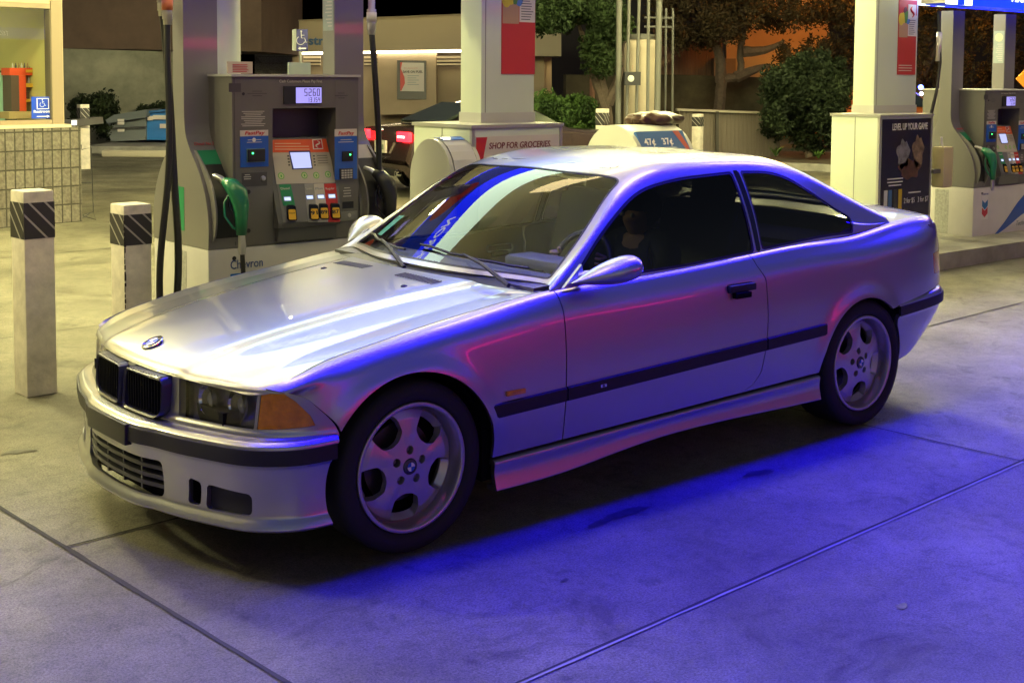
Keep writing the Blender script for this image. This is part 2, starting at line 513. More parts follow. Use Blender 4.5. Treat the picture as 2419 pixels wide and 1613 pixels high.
        tubeo('lens_rib', [tuple(a) for a in (g2[int(.30 * 56)][(np.abs(us) > ua) & (np.abs(us) < ub) & (us * sd > 0)][::6])], .0012, mat('rib', (.3, .3, .32), rough=.2), h, 5)
        c = panel('corner_lamp', g2 + NN * .002, AMBER, car, [sdu(cl_p) - .0008, lim, nose_lim - .002], .012, 1, None, True)
    # kidney grilles
    for sd in (-1, 1):
        outer = round_poly([(.016, .486), (.255, .484), (.290, .512), (.290, .630), (.268, .640), (.030, .638), (.016, .628)], .022, 4)
        inner = round_poly([(.026, .496), (.248, .494), (.280, .518), (.280, .622), (.030, .628)], .020, 4)

        def xf(y, z): return -2.042 + .30 * y * y - (.050 - .13 * (z - .49)) * .5 + .006
        bm = bmesh.new()
        no = 40
        def resamp(poly, n):
            p = np.array(poly + [poly[0]]); s = np.r_[0, np.cumsum(np.hypot(*np.diff(p, axis=0).T))]
            q = np.linspace(0, s[-1], n, endpoint=False); return np.stack([np.interp(q, s, p[:, 0]), np.interp(q, s, p[:, 1])], 1)
        A, B = resamp(outer, no), resamp(inner, no)
        ringdefs = [(A, .030), (A, -.008), ((A * .6 + B * .4), -.020), (B, -.014), (B, .03)]
        rings = [[bm.verts.new((xf(y, z) + o, sd * y, z)) for y, z in r] for r, o in ringdefs]
        for a, b in zip(rings, rings[1:]):
            for k in range(no):
                j = (k + 1) % no; bm.faces.new((a[k], a[j], b[j], b[k]) if sd > 0 else (b[k], b[j], a[j], a[k]))
        bmesh.ops.recalc_face_normals(bm, faces=bm.faces[:])
        gr = link('kidney_grille', bm, mat('grille_frame', (.03, .03, .033), rough=.38, coat=.3), car, True)
        bm = bmesh.new()
        for k in range(13):
            y = .045 + k * .0185
            if y > .275: break
            box(bm, (xf(y, .57) - .010, sd * y - .0025, .50), (xf(y, .57) + .03, sd * y + .0025, .638))
        box(bm, (xf(.15, .57) + .03, min(sd * .03, sd * .28), .5), (xf(.15, .57) + .034, max(sd * .03, sd * .28), .636))
        link('slats', bm, DARK, gr)
    # ---------------- front bumper
    bx = [(0, -2.128), (.12, -2.124), (.22, -2.112), (.30, -2.086), (.42, -2.058), (.56, -2.012), (.68, -1.966), (.765, -1.905), (.822, -1.83), (.846, -1.75), (.852, -1.675)]
    plb = [(-y, x) for y, x in bx[:0:-1]] + bx; tb = np.arange(-10, 11)
    Ap = np.array(plb); tg = np.gradient(Ap, axis=0); nn = np.stack([-tg[:, 1], tg[:, 0]], 1); nn /= np.linalg.norm(nn, axis=1)[:, None]
    nn = nn * np.sign((nn * np.stack([Ap[:, 0], Ap[:, 1] + 1.2], 1)).sum(1))[:, None]          # outward in (y,x)

    def brow(z, o, rake=.03, lat=1.):
        return [(x + o * n[1], y + o * n[0] * lat, z + rake * (x + 1.7)) for (y, x), n in zip(plb, nn)]
    usb = np.linspace(-10, 10, 420); kz = Spl
    prof = [(.497, -.075), (.495, -.045), (.490, -.018), (.478, -.003), (.468, .000), (.415, .000), (.40, -.010), (.36, -.016), (.29, -.018), (.235, -.014), (.215, -.002), (.198, .006), (.188, -.002), (.186, -.05)]
    rowsB = [brow(z, o) for z, o in prof[::-1]]
    tvv = np.arange(len(prof))
    vsb = np.linspace(0, len(prof) - 1, 92)
    a = np.stack([Spl(tb, r)(usb) for r in np.array(rowsB)])
    # linear-ish across rows for crisp bumper breaks: pchip-free blend
    Pb = np.stack([np.stack([np.interp(vsb, tvv, a[:, i, k]) for i in range(len(usb))], 1) for k in range(3)], 2)
    ker = np.array([1, 2, 3, 2, 1.]); ker /= ker.sum()
    Pp = np.pad(Pb, ((2, 2), (0, 0), (0, 0)), 'edge'); Pb2 = sum(ker[k] * Pp[k:k + len(vsb)] for k in range(5)); Pb2[0], Pb2[-1] = Pb[0], Pb[-1]; Pb = Pb2
    Yb, Zb, Xb = Pb[..., 1], Pb[..., 2], Pb[..., 0]
    zr = Zb - .03 * (Xb + 1.7)
    archb = np.hypot(Xb - AF[0], Zb - AF[1]) - AF[2]
    lowg = round_poly([(-.315, .235), (.315, .235), (.33, .25), (.315, .362), (-.315, .362), (-.33, .25)], .02)
    g_low = -sdpoly(Yb, zr, lowg)
    d1 = -sdpoly(np.abs(Yb), zr, round_poly([(.452, .243), (.508, .243), (.508, .322), (.452, .332)], .014))
    d2 = -sdpoly(np.abs(Yb), zr, round_poly([(.532, .238), (.712, .240), (.708, .312), (.532, .322)], .018))
    strip = sdpoly(Yb * 0 + zr, np.abs(U.mean()) * 0 + Yb * 0, [(.417, -1), (.417, 1), (.466, 1), (.466, -1)])
    bmp = panel('front_bumper', Pb, PAINT, car, [archb, g_low, d1, d2, -strip], .02, 1, None, True)
    Nb = -gnormals(Pb)
    Ub = np.broadcast_to(usb, Pb.shape[:2])
    panel('rub_strip', Pb + Nb * .006, BLK, bmp, [strip + .001, 9.85 - np.abs(Ub)], .012, 1, None, True)
    bm = bmesh.new()
    box(bm, (-2.137, -.17, .385), (-2.105, .17, .462), .006); link('plate_mount', bm, mat('plate_black', (.015, .015, .017), rough=.4), bmp, True)
    for sd in (-1, 1):
        panel('air_duct', Pb - Nb * .05, DARK, bmp, [-d1 + .02, Yb * sd], 0, 1, None, True)
        panel('air_duct', Pb - Nb * .02, mat('duct_mesh', (.012, .012, .014), rough=.6), bmp, [-d2 + .008, Yb * sd], 0, 1, None, True)
    # lower grille slats
    bm = bmesh.new()
    ys = np.linspace(-.32, .32, 24); xg = np.interp(np.abs(ys), [p[0] for p in bx], [p[1] for p in bx])
    for zz in (.262, .292, .325):
        for i in range(len(ys) - 1):
            prism(bm, [(xg[i] + .022, ys[i], zz - .010), (xg[i + 1] + .022, ys[i + 1], zz - .010), (xg[i + 1] + .022, ys[i + 1], zz + .004), (xg[i] + .022, ys[i], zz + .004)], (.03, 0, .006))
    for yy in (-.2, -.07, .07, .2):
        box(bm, (np.interp(abs(yy), [p[0] for p in bx], [p[1] for p in bx]) + .026, yy - .006, .232), (-2.04, yy + .006, .355))
    link('lower_grille', bm, mat('grille_grey', (.07, .07, .08), rough=.3, metal=.6), bmp)
    boxo('radiator', (-2.045, -.36, .20), (-2.03, .36, .38), DARK, car)
    # ---------------- hood
    xf_ = Spl([p[0] for p in yx[:7]] + [.80], [p[1] for p in yx[:7]] + [-1.78])
    gz = lambda x: z7(np.clip(x, -1.97, 2.2)); gy = lambda x: y7(np.clip(x, -1.85, 2.2)) - .0075
    zc = Spl([-2.05, -1.95, -1.8, -1.5, -1.1, -.78], [.665, .700, .742, .800, .858, .890])
    xr_ = lambda y: -.835 + .155 * (np.abs(y) / .73) ** 2.2
    uu = np.linspace(-1, 1, 150); vv = np.linspace(0, 1, 110) ** 1.15
    Ug, Vg = np.meshgrid(uu, vv); y0 = Ug * .73
    for _ in range(3):
        xx = xf_(np.abs(y0)) * (1 - Vg) + xr_(y0) * Vg; y0 = Ug * gy(xx)
    t = np.abs(Ug)
    zz = gz(xx) + (zc(xx) - gz(xx)) * (1 - t ** 2.3)
    yc_ = .335 + (.46 - .335) * Vg
    e = (np.abs(y0) - yc_) / .03
    zz -= .010 * (1 / (1 + np.exp(-e * 2.2))) * np.clip((1 - t) / .15, 0, 1)
    dfr = Vg * 1.2
    zz -= .016 * np.exp(-dfr / .012) + .006 * np.exp(-dfr / .05)
    Ph = np.stack([xx, y0, zz], 2)
    hood = panel('hood', Ph, PAINT, car, [], .018, 1, None, True)   # du=+y, dv=+x : y x x = -z -> flip
    fz = lambda x, y: float(gz(x)[0] + (zc(x)[0] - gz(x)[0]) * (1 - abs(y / gy(x)[0]) ** 2.3))
    # roundel
    bm = bmesh.new(); lathe(bm, [(.0, .004), (.026, .004), (.0265, .0055), (.027, .004), (.040, .003), (.041, 0), (.041, -.006)], 40, 'z')
    rd = link('roundel', bm, mat('badge_ring', (.03, .03, .035), rough=.15, coat=1), car, True, (-1.950, 0, .703)); rd.rotation_euler = (0, R(-24), 0)
    for k in range(4):
        bm = bmesh.new()
        pts = [(0, 0, .0062)] + [(.0255 * math.cos(R(90 * k + a)), .0255 * math.sin(R(90 * k + a)), .0062) for a in range(0, 91, 9)]
        prism(bm, pts, (0, 0, .0006)); link('quadrant', bm, (mat('badge_blue', (.02, .12, .5), rough=.2, coat=1) if k % 2 else WHITE), rd)
    bm = bmesh.new(); lathe(bm, [(.0385, .003), (.0395, .0062), (.042, .0055), (.043, 0)], 40, 'z'); link('badge_rim', bm, CHROME, rd, True)
    # hood vents and nozzles
    for sd in (-1, 1):
        bm = bmesh.new()
        for k in range(14):
            y = sd * (.125 + k * .018); x = -.915 + .035 * (abs(y) / .7) ** 2
            z = fz(x, y); prism(bm, [(x - .028, y - .003, z - .001), (x + .028, y - .003, z + .004), (x + .028, y + .003, z + .004), (x - .028, y + .003, z - .001)], (0, 0, .0022))
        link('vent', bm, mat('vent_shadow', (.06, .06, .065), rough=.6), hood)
        y = sd * .30; x = -1.02; bm = bmesh.new(); bmesh.ops.create_uvsphere(bm, u_segments=12, v_segments=8, radius=.013)
        q = link('washer_nozzle', bm, BLKG, hood, True, (x, y, fz(x, y) - .001)); q.scale = (1.2, 1, .6)
    # ---------------- greenhouse
    G = [
        [(-.655, .766, .858), (-.36, .773, .865), (-.06, .773, .876), (.15, .772, .882), (.5, .769, .898), (.85, .763, .915), (1.1, .755, .927), (1.35, .745, .938), (1.70, .728, .955)],
        [(-.652, .763, .868), (-.36, .742, .955), (-.06, .712, 1.045), (.15, .702, 1.07), (.5, .698, 1.09), (.85, .697, 1.095), (1.1, .706, 1.06), (1.35, .730, .99), (1.695, .724, .968)],
        [(-.648, .754, .872), (-.36, .700, 1.030), (-.06, .632, 1.195), (.15, .608, 1.248), (.5, .598, 1.268), (.85, .600, 1.262), (1.1, .632, 1.185), (1.35, .700, 1.040), (1.69, .715, .982)],
        [(-.640, .744, .876), (-.352, .680, 1.052), (-.055, .600, 1.228), (.15, .578, 1.283), (.5, .568, 1.302), (.85, .572, 1.292), (1.1, .598, 1.235), (1.36, .668, 1.110), (1.685, .698, 1.0)],
        [(-.622, .722, .880), (-.335, .648, 1.070), (-.045, .560, 1.250), (.15, .535, 1.305), (.5, .525, 1.323), (.85, .528, 1.313), (1.1, .550, 1.268), (1.37, .615, 1.150), (1.69, .650, 1.015)],
        [(-.725, .40, .893), (-.40, .37, 1.108), (-.075, .31, 1.279), (.14, .29, 1.330), (.5, .28, 1.345), (.85, .28, 1.335), (1.1, .29, 1.298), (1.38, .32, 1.188), (1.67, .35, 1.035)],
        [(-.79, 0, .900), (-.44, 0, 1.122), (-.095, 0, 1.288), (.13, 0, 1.337), (.5, 0, 1.351), (.85, 0, 1.342), (1.1, 0, 1.306), (1.38, 0, 1.198), (1.69, 0, 1.040)]]
    G = np.array(G)
    Gf = np.concatenate([G, (G[:-1] * np.array([1, -1, 1]))[::-1]])      # full width, 13 rows
    tu = np.array([0, .42, .85, 1.08, 1.45, 1.8, 2.07, 2.37, 2.7])
    tv = np.array([0, .09, .19, .235, .29, .55, .86]); tv = np.concatenate([tv, 1.72 - tv[:-1][::-1]])
    ug = np.linspace(0, 2.7, 250)
    half = np.concatenate([np.linspace(0, .19, 20)[:-1], np.linspace(.19, .33, 22)[:-1], np.linspace(.33, .86, 30)[:-1]])
    vg = np.concatenate([half, [.86], (1.72 - half)[::-1]])
    Pg = net(Gf, ug, vg, tu, tv)
    Ng = -gnormals(Pg)                               # u=+x, v from +y side over the top : x x (z then -y) -> check sign below
    mid = Ng[len(vg) // 2, 120]
    fl = True
    if mid[2] < 0: Ng = -Ng; fl = False
    Xg, Yg, Zg = Pg[..., 0], Pg[..., 1], Pg[..., 2]
    Ug2 = np.broadcast_to(ug, Xg.shape); Vg2 = np.broadcast_to(vg[:, None], Xg.shape)
    Vh = np.minimum(Vg2, 1.72 - Vg2)
    # window openings
    wf_poly = round_poly([(-.555, .882), (-.30, 1.070), (-.10, 1.188), (.03, 1.232), (.25, 1.259), (.61, 1.270), (.585, .913), (.1, .891)], [.01, .1, .1, .1, .1, .02, .02, .1])
    wr_poly = round_poly([(.665, 1.270), (.86, 1.262), (.99, 1.232), (1.13, 1.158), (1.285, 1.062), (1.386, 1.014), (1.357, .941), (1.1, .942), (.635, .920)], [.015, .08, .08, .08, .06, .03, .010, .1, .02])
    side = (Vh < .26)
    dwf = np.where(Vh < .27, sdpoly(Xg, Zg, wf_poly), -.5); dwr = np.where(Vh < .27, sdpoly(Xg, Zg, wr_poly), -.5)
    # windscreen and back glass regions in (u, v): bounded by rail
    scr_c = [(.025, .325), (.78, .325), (.815, .345), (.815, .86), (.815, 1.375), (.78, 1.395), (.025, 1.395)]
    scr = round_poly([(.03, .322), (.845, .315), (.838, .86), (.845, 1.405), (.03, 1.398)], [.03, .05, .3, .05, .03])
    bck = round_poly([(2.10, .345), (2.62, .345), (2.62, 1.375), (2.10, 1.375)], .08)
    ds = sdpoly(Ug2, Vg2, scr); db = sdpoly(Ug2, Vg2, bck)
    sunr = -(np.abs(sdpoly(Xg, Yg, round_poly([(-.0, -.43), (.44, -.44), (.44, .44), (-.0, .43)], .07)) + .0) - .0042)
    sun = np.where(Vh > .3, -sunr, 1)
    roof = panel('roof', Pg, PAINT, car, [-np.maximum(dwf, dwr), -ds, -db, np.where(np.abs(sun) > 0, sun, sun)], .012, 1, Ng if not fl else -Ng, fl)
    seal = mat('window_seal', (.01, .01, .011), rough=.4)
    wsc = panel('windscreen', Pg - Ng * .003, GLASS, car, [ds + .004], 0, 1, (Ng if not fl else -Ng), fl)
    panel('seal', Pg + Ng * .0005, seal, wsc, [ds + .004, .008 - ds], .002, 1, (Ng if not fl else -Ng), fl)
    bg_ = panel('rear_window', Pg - Ng * .003, TINT, car, [db + .004], 0, 1, (Ng if not fl else -Ng), fl)
    panel('seal', Pg + Ng * .0005, seal, bg_, [db + .004, .007 - db], .002, 1, (Ng if not fl else -Ng), fl)
    for sd in (-1, 1):
        lim = Yg * sd
        for nm, dd in (('side_window', dwf), ('quarter_window', dwr)):
            q = panel(nm, Pg - Ng * .006, TINT, car, [dd + .003, lim], 0, 1, (Ng if not fl else -Ng), fl)
            panel('seal', Pg - Ng * .002, seal, q, [dd + .003, .011 - dd, lim], .002, 1, (Ng if not fl else -Ng), fl)
    # black B-pillar cover and window base trim
    for sd in (-1, 1):
        lim = Yg * sd
        bp = round_poly([(.598, .914), (.628, .918), (.655, 1.272), (.62, 1.272)], .004)
        panel('pillar_trim', Pg + Ng * .001, BLKG, car, [np.where(Vh < .27, sdpoly(Xg, Zg, bp), -1), lim], .004, 1, (Ng if not fl else -Ng), fl)
    # sunroof shade below gap
    boxo('headliner', (.0, -.44, 1.275), (.95, .44, 1.285), DARK, car)
    # cowl
    bm = bmesh.new(); ys = np.linspace(-.73, .73, 31)
    q = np.abs(ys) / .73; xa = xr_(ys) + .004; xb = -.79 + .15 * q ** 2.0 + .02
    za = np.array([fz(x, y) for x, y in zip(xa - .004, ys)]) - .012; zb_ = .9 - .028 * q ** 2 - .008
    lo = [bm.verts.new((x, y, z)) for x, y, z in zip(xa, ys, za)]; hi = [bm.verts.new((x, y, z)) for x, y, z in zip(xb, ys, zb_)]
    for i in range(30): bm.faces.new((lo[i], lo[i + 1], hi[i + 1], hi[i]))
    link('cowl', bm, BLK, car)
    # wipers: arm + blade
    for (yp, ya, yb) in ((.30, .30, .80), (-.10, -.10, -.0)):
        pass
    def glassp(y, s):                                # point on the screen near its base
        j = int(np.argmin(np.abs(Pg[:, 12, 1] - y))); i = int(np.argmin(np.abs(ug - s))); return Pg[j, i], Ng[j, i]
    for (ys_, bl) in ((.56, (.08, .62)), (-.0, (-.56, .02))):
        wroot = None
        pts = []
        for tt in np.linspace(0, 1, 9):
            y = bl[0] + (bl[1] - bl[0]) * tt; p, n = glassp(y, .05 + .05 * tt + .01); pts.append(tuple(p + n * .012))
        wroot = tubeo('wiper', pts, [.006] * 9, BLK, car, 6)
        p0, n0 = glassp(bl[0] - .04, .0); p1, n1 = glassp(bl[0] * .5 + bl[1] * .5, .09)
        a0 = np.array([-.815 + .10 * abs(bl[0]), bl[0] + (-.08), .882]); am = (a0 + p1) / 2 + np.array([-.02, 0, .03])
        tubeo('arm', [tuple(a0), tuple(am), tuple(p1 + n1 * .022)], [.010, .008, .005], BLK, wroot, 6)
    # ---------------- trunk and tail
    tpl = [(0, 2.285), (.2, 2.28), (.4, 2.262), (.55, 2.232), (.65, 2.19), (.72, 2.135), (.757, 2.07), (.775, 2.0)]
    ylist = [p[0] for p in tpl]; xr = lambda y: np.interp(y, ylist, [p[1] for p in tpl])
    yy1 = np.linspace(-1, 1, 100); vx = np.linspace(0, 1, 70)
    Ud, Vd = np.meshgrid(yy1, vx); yb0 = Ud * .73
    for _ in range(3):
        x1 = 1.60 + (xr(np.minimum(np.abs(yb0), .775)) - .012 - 1.60) * Vd; yb0 = Ud * (y7(np.clip(x1, -1, 2.2)))
    zd = z7(np.clip(x1, -1, 2.2)) + (.030 + .012 * (1 - Vd)) * (1 - np.abs(Ud) ** 2.6)
    zd -= .018 * np.exp(-(1 - Vd) / .03)
    panel('trunk_lid', np.stack([x1, yb0, zd], 2), PAINT, car, [], .015, 1, None, True)
    tl2 = [(-y, x) for y, x in tpl[:0:-1]] + tpl; tt2 = np.arange(-7, 8)
    rowsT = [[(x + o, y * (1 + o * .4), z + .02 * (abs(y) < .5)) for y, x in tl2] for z, o in ((.58, .02), (.64, .02), (.72, .015), (.82, .008), (.90, -.002), (.945, -.018))]
    Pt = net(rowsT, np.linspace(-7, 7, 160), np.linspace(0, 5, 40), tt2)
    tlf = np.minimum(np.abs(Pt[..., 1]) - .42, np.minimum(Pt[..., 2] - .688, .802 - Pt[..., 2]))
    panel('tail_panel', Pt, PAINT, car, [-tlf], .015, 1, None, False)
    for sd in (-1, 1):
        panel('tail_light', Pt + gnormals(Pt) * .002, REDL, car, [tlf - .002, Pt[..., 1] * sd], .02, 1, None, False)
    # rear bumper
    rb = [(0, 2.330), (.2, 2.325), (.4, 2.305), (.58, 2.265), (.70, 2.20), (.775, 2.12), (.822, 2.02), (.842, 1.90), (.850, 1.75), (.853, 1.612)]
    plr = [(-y, x) for y, x in rb[:0:-1]] + rb; tr_ = np.arange(-9, 10)
    Ar = np.array(plr); tg = np.gradient(Ar, axis=0); nr = np.stack([-tg[:, 1], tg[:, 0]], 1); nr /= np.linalg.norm(nr, axis=1)[:, None]
    nr = nr * np.sign((nr * np.stack([Ar[:, 0], Ar[:, 1] - 1.2], 1)).sum(1))[:, None]
    profr = [(.600, -.09), (.597, -.05), (.586, -.014), (.566, 0), (.512, 0), (.505, -.010), (.44, -.014), (.36, -.022), (.30, -.030), (.272, -.04), (.268, -.07)]

    def rrow(z, o):
        out = []
        for (y, x), n in zip(plr, nr):
            low = np.clip((.50 - z) / .23, 0, 1); lift = low * .20 * np.clip((x - 1.62) / .7, 0, 1) ** 1.3
            tuck = low ** 1.5 * .10 * np.clip((x - 1.75) / .5, 0, 1)
            out.append((x + (o - tuck) * n[1], y + (o - tuck) * n[0], z + .055 * (min(x, 2.05) - 1.6) * (1 - low) + lift))
        return out
    rowsR = np.array([rrow(z, o) for z, o in profr[::-1]])
    usr = np.linspace(-9, 9, 300); a = np.stack([Spl(tr_, r)(usr) for r in rowsR]); vsr = np.linspace(0, 10, 64)
    Pr = np.stack([np.stack([np.interp(vsr, np.arange(11), a[:, i, k]) for i in range(len(usr))], 1) for k in range(3)], 2)
    Pp = np.pad(Pr, ((2, 2), (0, 0), (0, 0)), 'edge'); P2 = sum(ker[k] * Pp[k:k + len(vsr)] for k in range(5)); P2[0], P2[-1] = Pr[0], Pr[-1]; Pr = P2
    Vr = np.broadcast_to(vsr[:, None], Pr.shape[:2])
    sr = np.minimum(Vr - 6.05, 7.0 - Vr)
    ar = np.hypot(Pr[..., 0] - AR[0], Pr[..., 2] - AR[1]) - AR[2]
    rbm = panel('rear_bumper', Pr, PAINT, car, [-sr, ar], .02, 1, None, False)
    panel('rub_strip', Pr + gnormals(Pr) * .006, BLK, rbm, [sr + .02, ar - .01], .012, 1, None, False)
    # ---------------- dark inner structure
    fp = [(-1.02, .80), (.98, .80), (.98, .55), (2.1, .55), (2.1, .3), (2.1, -.55), (.98, -.55), (.98, -.80), (-1.02, -.80), (-1.02, -.55), (-1.95, -.55), (-1.95, .55), (-1.02, .55)]
    bm = bmesh.new(); prism(bm, [(x, y, .19) for x, y in fp], (0, 0, .36)); link('floor_pan', bm, DARK, car)
    for sd in (-1, 1):
        for cx, cz, r in (AF, AR):
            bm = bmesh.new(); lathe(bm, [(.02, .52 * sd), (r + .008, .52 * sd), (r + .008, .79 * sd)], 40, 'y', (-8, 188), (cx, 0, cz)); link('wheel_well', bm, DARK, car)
    boxo('bulkhead', (-.70, -.7, .45), (-.66, .7, .86), DARK, car)
    boxo('engine_bay', (-1.0, -.68, .5), (-.70, .68, .78), DARK, car)
    boxo('parcel_shelf', (1.15, -.68, .86), (1.62, .68, .90), CLOTH, car)
    boxo('rear_seat', (.80, -.62, .5), (1.18, .62, .88), CLOTH, car, .05)
    # dashboard
    bm = bmesh.new(); prism(bm, [(-.70, -.72, .60), (-.70, -.72, .875), (-.45, -.72, .885), (-.28, -.72, .84), (-.22, -.72, .70), (-.30, -.72, .60)], (0, 1.44, 0))
    dash = link('dashboard', bm, mat('dash_vinyl', (.10, .10, .10), rough=.55), car)
    boxo('instrument_hood', (-.42, -.56, .88), (-.26, -.20, .93), mat('dash_vinyl'), dash, .02)
    bm = bmesh.new(); n = 40
    tube(bm, [(0, .185 * math.cos(2 * math.pi * k / n), .185 * math.sin(2 * math.pi * k / n)) for k in range(n + 1)], .014, 8, False)
    for a in (90, 210, 330): tube(bm, [(.01, .04 * math.cos(R(a)), .04 * math.sin(R(a))), (0, .18 * math.cos(R(a)), .18 * math.sin(R(a)))], .012, 6)
    bmesh.ops.create_uvsphere(bm, u_segments=14, v_segments=8, radius=.055)
    sw = link('steering_wheel', bm, mat('wheel_leather', (.04, .04, .045), rough=.5), car, True, (-.13, -.37, .845)); sw.rotation_euler = (0, R(22), 0)
    for sd in (-1, 1):
        st = boxo('front_seat', (.02, -.25, .42), (.55, .25, .58), CLOTH, car, .06); st.location = (0, sd * .37, 0)
        bm = bmesh.new(); g = box(bm, (-.07, -.25, 0), (.07, .25, .60), .06); q = link('backrest', bm, CLOTH, st, True, (.55, 0, .54)); q.rotation_euler = (0, R(17), 0)
        bm = bmesh.new(); g = box(bm, (-.045, -.12, 0), (.045, .12, .17), .04); q = link('headrest', bm, CLOTH, st, True, (.735, 0, 1.08)); q.rotation_euler = (0, R(12), 0)
    # paper and parking stickers behind the screen
    def onscreen(y0, y1, s0, s1, nm, m, off=-.006):
        c = []
        for y, s in ((y0, s0), (y1, s0), (y1, s1), (y0, s1)):
            i = int(np.argmin(np.abs(ug - s))); j = int(np.argmin(np.abs(Pg[:, i, 1] - y))); c.append(tuple(Pg[j, i] + Ng[j, i] * off))
        bm = bmesh.new(); f = bm.faces.new([bm.verts.new(p) for p in c]); return link(nm, bm, m, wsc)
    onscreen(.52, .60, .13, .30, 'permit_sticker', mat('sticker_teal', (.05, .45, .5), rough=.5))
    bm = bmesh.new(); box(bm, (0, -.115, -.03), (.02, .115, .03), .01); link('interior_mirror', bm, BLKG, car, True, (.02, 0, 1.205))
    # ---------------- door mirrors (teardrop)
    for sd in (-1, 1):
        bm = bmesh.new(); prof = []
        L = .36
        secs = []
        for k in range(21):
            t = k / 20
            r = .086 * math.sin(math.pi / 2 * (t / .74)) ** 1.05 if t < .74 else .086 * max(0., 1 - ((t - .74) / .26) ** 2.4) ** .5
            secs.append((t, max(r, .002)))
        rings = []
        for t, r in secs:
            # long axis runs rearward and outward, nose points forward-inward
            c = np.array([-.575 + .255 * t, (.800 + .135 * t), .892 + .070 * t])
            ax = np.array([.9, .38, .13]); ax /= np.linalg.norm(ax); s1 = np.cross(ax, [0, 0, 1]); s1 /= np.linalg.norm(s1); s2 = np.cross(s1, ax)
            rings.append([bm.verts.new((c + s1 * r * 1.0 * math.cos(a) + s2 * r * .60 * math.sin(a)) * np.array([1, sd, 1])) for a in np.linspace(0, 2 * math.pi, 20, endpoint=False)])
        for a, b in zip(rings, rings[1:]):
            for k in range(20): bm.faces.new((a[k], a[(k + 1) % 20], b[(k + 1) % 20], b[k]))
        bm.faces.new(rings[0][::-1]); bm.faces.new(rings[-1]); bmesh.ops.recalc_face_normals(bm, faces=bm.faces[:])
        mo = link('door_mirror', bm, PAINT, car, 2)
        bm = bmesh.new(); prism(bm, [(-.60, sd * .772, .874), (-.485, sd * .775, .880), (-.485, sd * .752, .955)], (0, sd * .014, 0)); link('mirror_base', bm, PAINT, mo)
        bm = bmesh.new(); tube(bm, [(-.50, sd * .765, .905), (-.46, sd * .84, .925)], [.022, .02], 12); link('mirror_arm', bm, PAINT, mo, True)
    # ---------------- wheels
    wh = empty('wheel', (-1.35, -.80, .312)); wh.parent = car
    bm = bmesh.new()
    # outward is -y in wheel space ; h measured toward -y
    tp = [(.232, .200), (.250, .208), (.285, .205), (.300, .190), (.308, .165), (.311, .10), (.311, .02), (.309, -.005), (.302, -.021), (.285, -.031), (.262, -.034), (.245, -.026), (.236, -.014)]
    lathe(bm, tp, 80, 'y'); link('tyre', bm, TYRE, wh, 2)
    bm = bmesh.new()
    rp = [(.2335, -.012), (.2345, -.020), (.232, -.0245), (.221, -.0235), (.2175, -.018), (.2155, .004), (.2135, .03), (.212, .052), (.206, .056), (.206, .20)]
    lathe(bm, rp, 96, 'y'); link('rim', bm, RIM, wh, 2)
    # spoke disc
    nr_, na = 56, 300
    rr = np.linspace(.026, .212, nr_); aa = np.linspace(0, 2 * math.pi, na + 1)
    RR, AA = np.meshgrid(rr, aa, indexing='ij')
    h = np.interp(RR, [0, .03, .05, .075, .12, .17, .20, .212], [-.003, -.003, .000, .004, .009, .016, .030, .050])
    k5 = ((AA - R(51)) % R(72)); k5 = np.minimum(k5, R(72) - k5)         # 0 at a window's middle
    h = h - .004 * np.cos(np.clip((R(36) - k5) / R(14), 0, 1) * math.pi / 2) * np.clip((RR - .06) / .05, 0, 1)
    Pw = np.stack([RR * np.cos(AA), h, RR * np.sin(AA)], 2)
    trims = []
    hole = round_poly([(.100, -.018), (.118, -.050), (.165, -.060), (.196, -.052), (.2005, 0), (.196, .052), (.165, .060), (.118, .050), (.100, .018)], .012)
    for k in range(5):
        a = R(51 + 72 * k); xl = Pw[..., 0] * math.cos(a) + Pw[..., 2] * math.sin(a); zl_ = -Pw[..., 0] * math.sin(a) + Pw[..., 2] * math.cos(a)
        trims.append(-sdpoly(xl, zl_, hole))
        a = R(51 + 36 + 72 * k); trims.append(np.hypot(Pw[..., 0] - .058 * math.cos(a), Pw[..., 2] - .058 * math.sin(a)) - .0155)
    disc = panel('spokes', Pw, RIM, wh, [np.minimum.reduce(trims)], .030, 1, None, True)
    nz = [p.normal.y for p in disc.data.polygons[:5]]
    bm = bmesh.new(); lathe(bm, [(0.0005, -.010), (.020, -.010), (.028, -.008), (.030, -.003), (.030, .01)], 30, 'y'); cap = link('centre_cap', bm, mat('badge_ring'), wh, 2)
    for k in range(4):
        bm = bmesh.new(); pts = [(0, -.0105, 0)] + [(.016 * math.cos(R(90 * k + a)), -.0105, .016 * math.sin(R(90 * k + a))) for a in range(0, 91, 15)]
        prism(bm, pts, (0, -.0006, 0)); link('quadrant', bm, mat('badge_blue') if k % 2 else WHITE, cap)
    for k in range(5):
        bm = bmesh.new(); a = R(87 + 72 * k); lathe(bm, [(.0005, .018), (.009, .018), (.010, .022), (.010, .045)], 8, 'y', ctr=(.058 * math.cos(a), 0, .058 * math.sin(a)))
        link('wheel_bolt', bm, mat('bolt_steel', (.2, .2, .2), rough=.4, metal=1), wh)
    bm = bmesh.new(); lathe(bm, [(.0005, .075), (.145, .075), (.145, .085)], 40, 'y'); link('brake_disc', bm, mat('disc_steel', (.10, .09, .09), rough=.4, metal=.8), wh)
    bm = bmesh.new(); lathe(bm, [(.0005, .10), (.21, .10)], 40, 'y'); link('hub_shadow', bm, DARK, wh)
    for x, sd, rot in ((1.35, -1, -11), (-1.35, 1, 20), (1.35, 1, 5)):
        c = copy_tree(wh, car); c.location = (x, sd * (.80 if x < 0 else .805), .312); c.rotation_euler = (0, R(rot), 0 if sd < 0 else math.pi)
    return car


CAR = build_coupe()


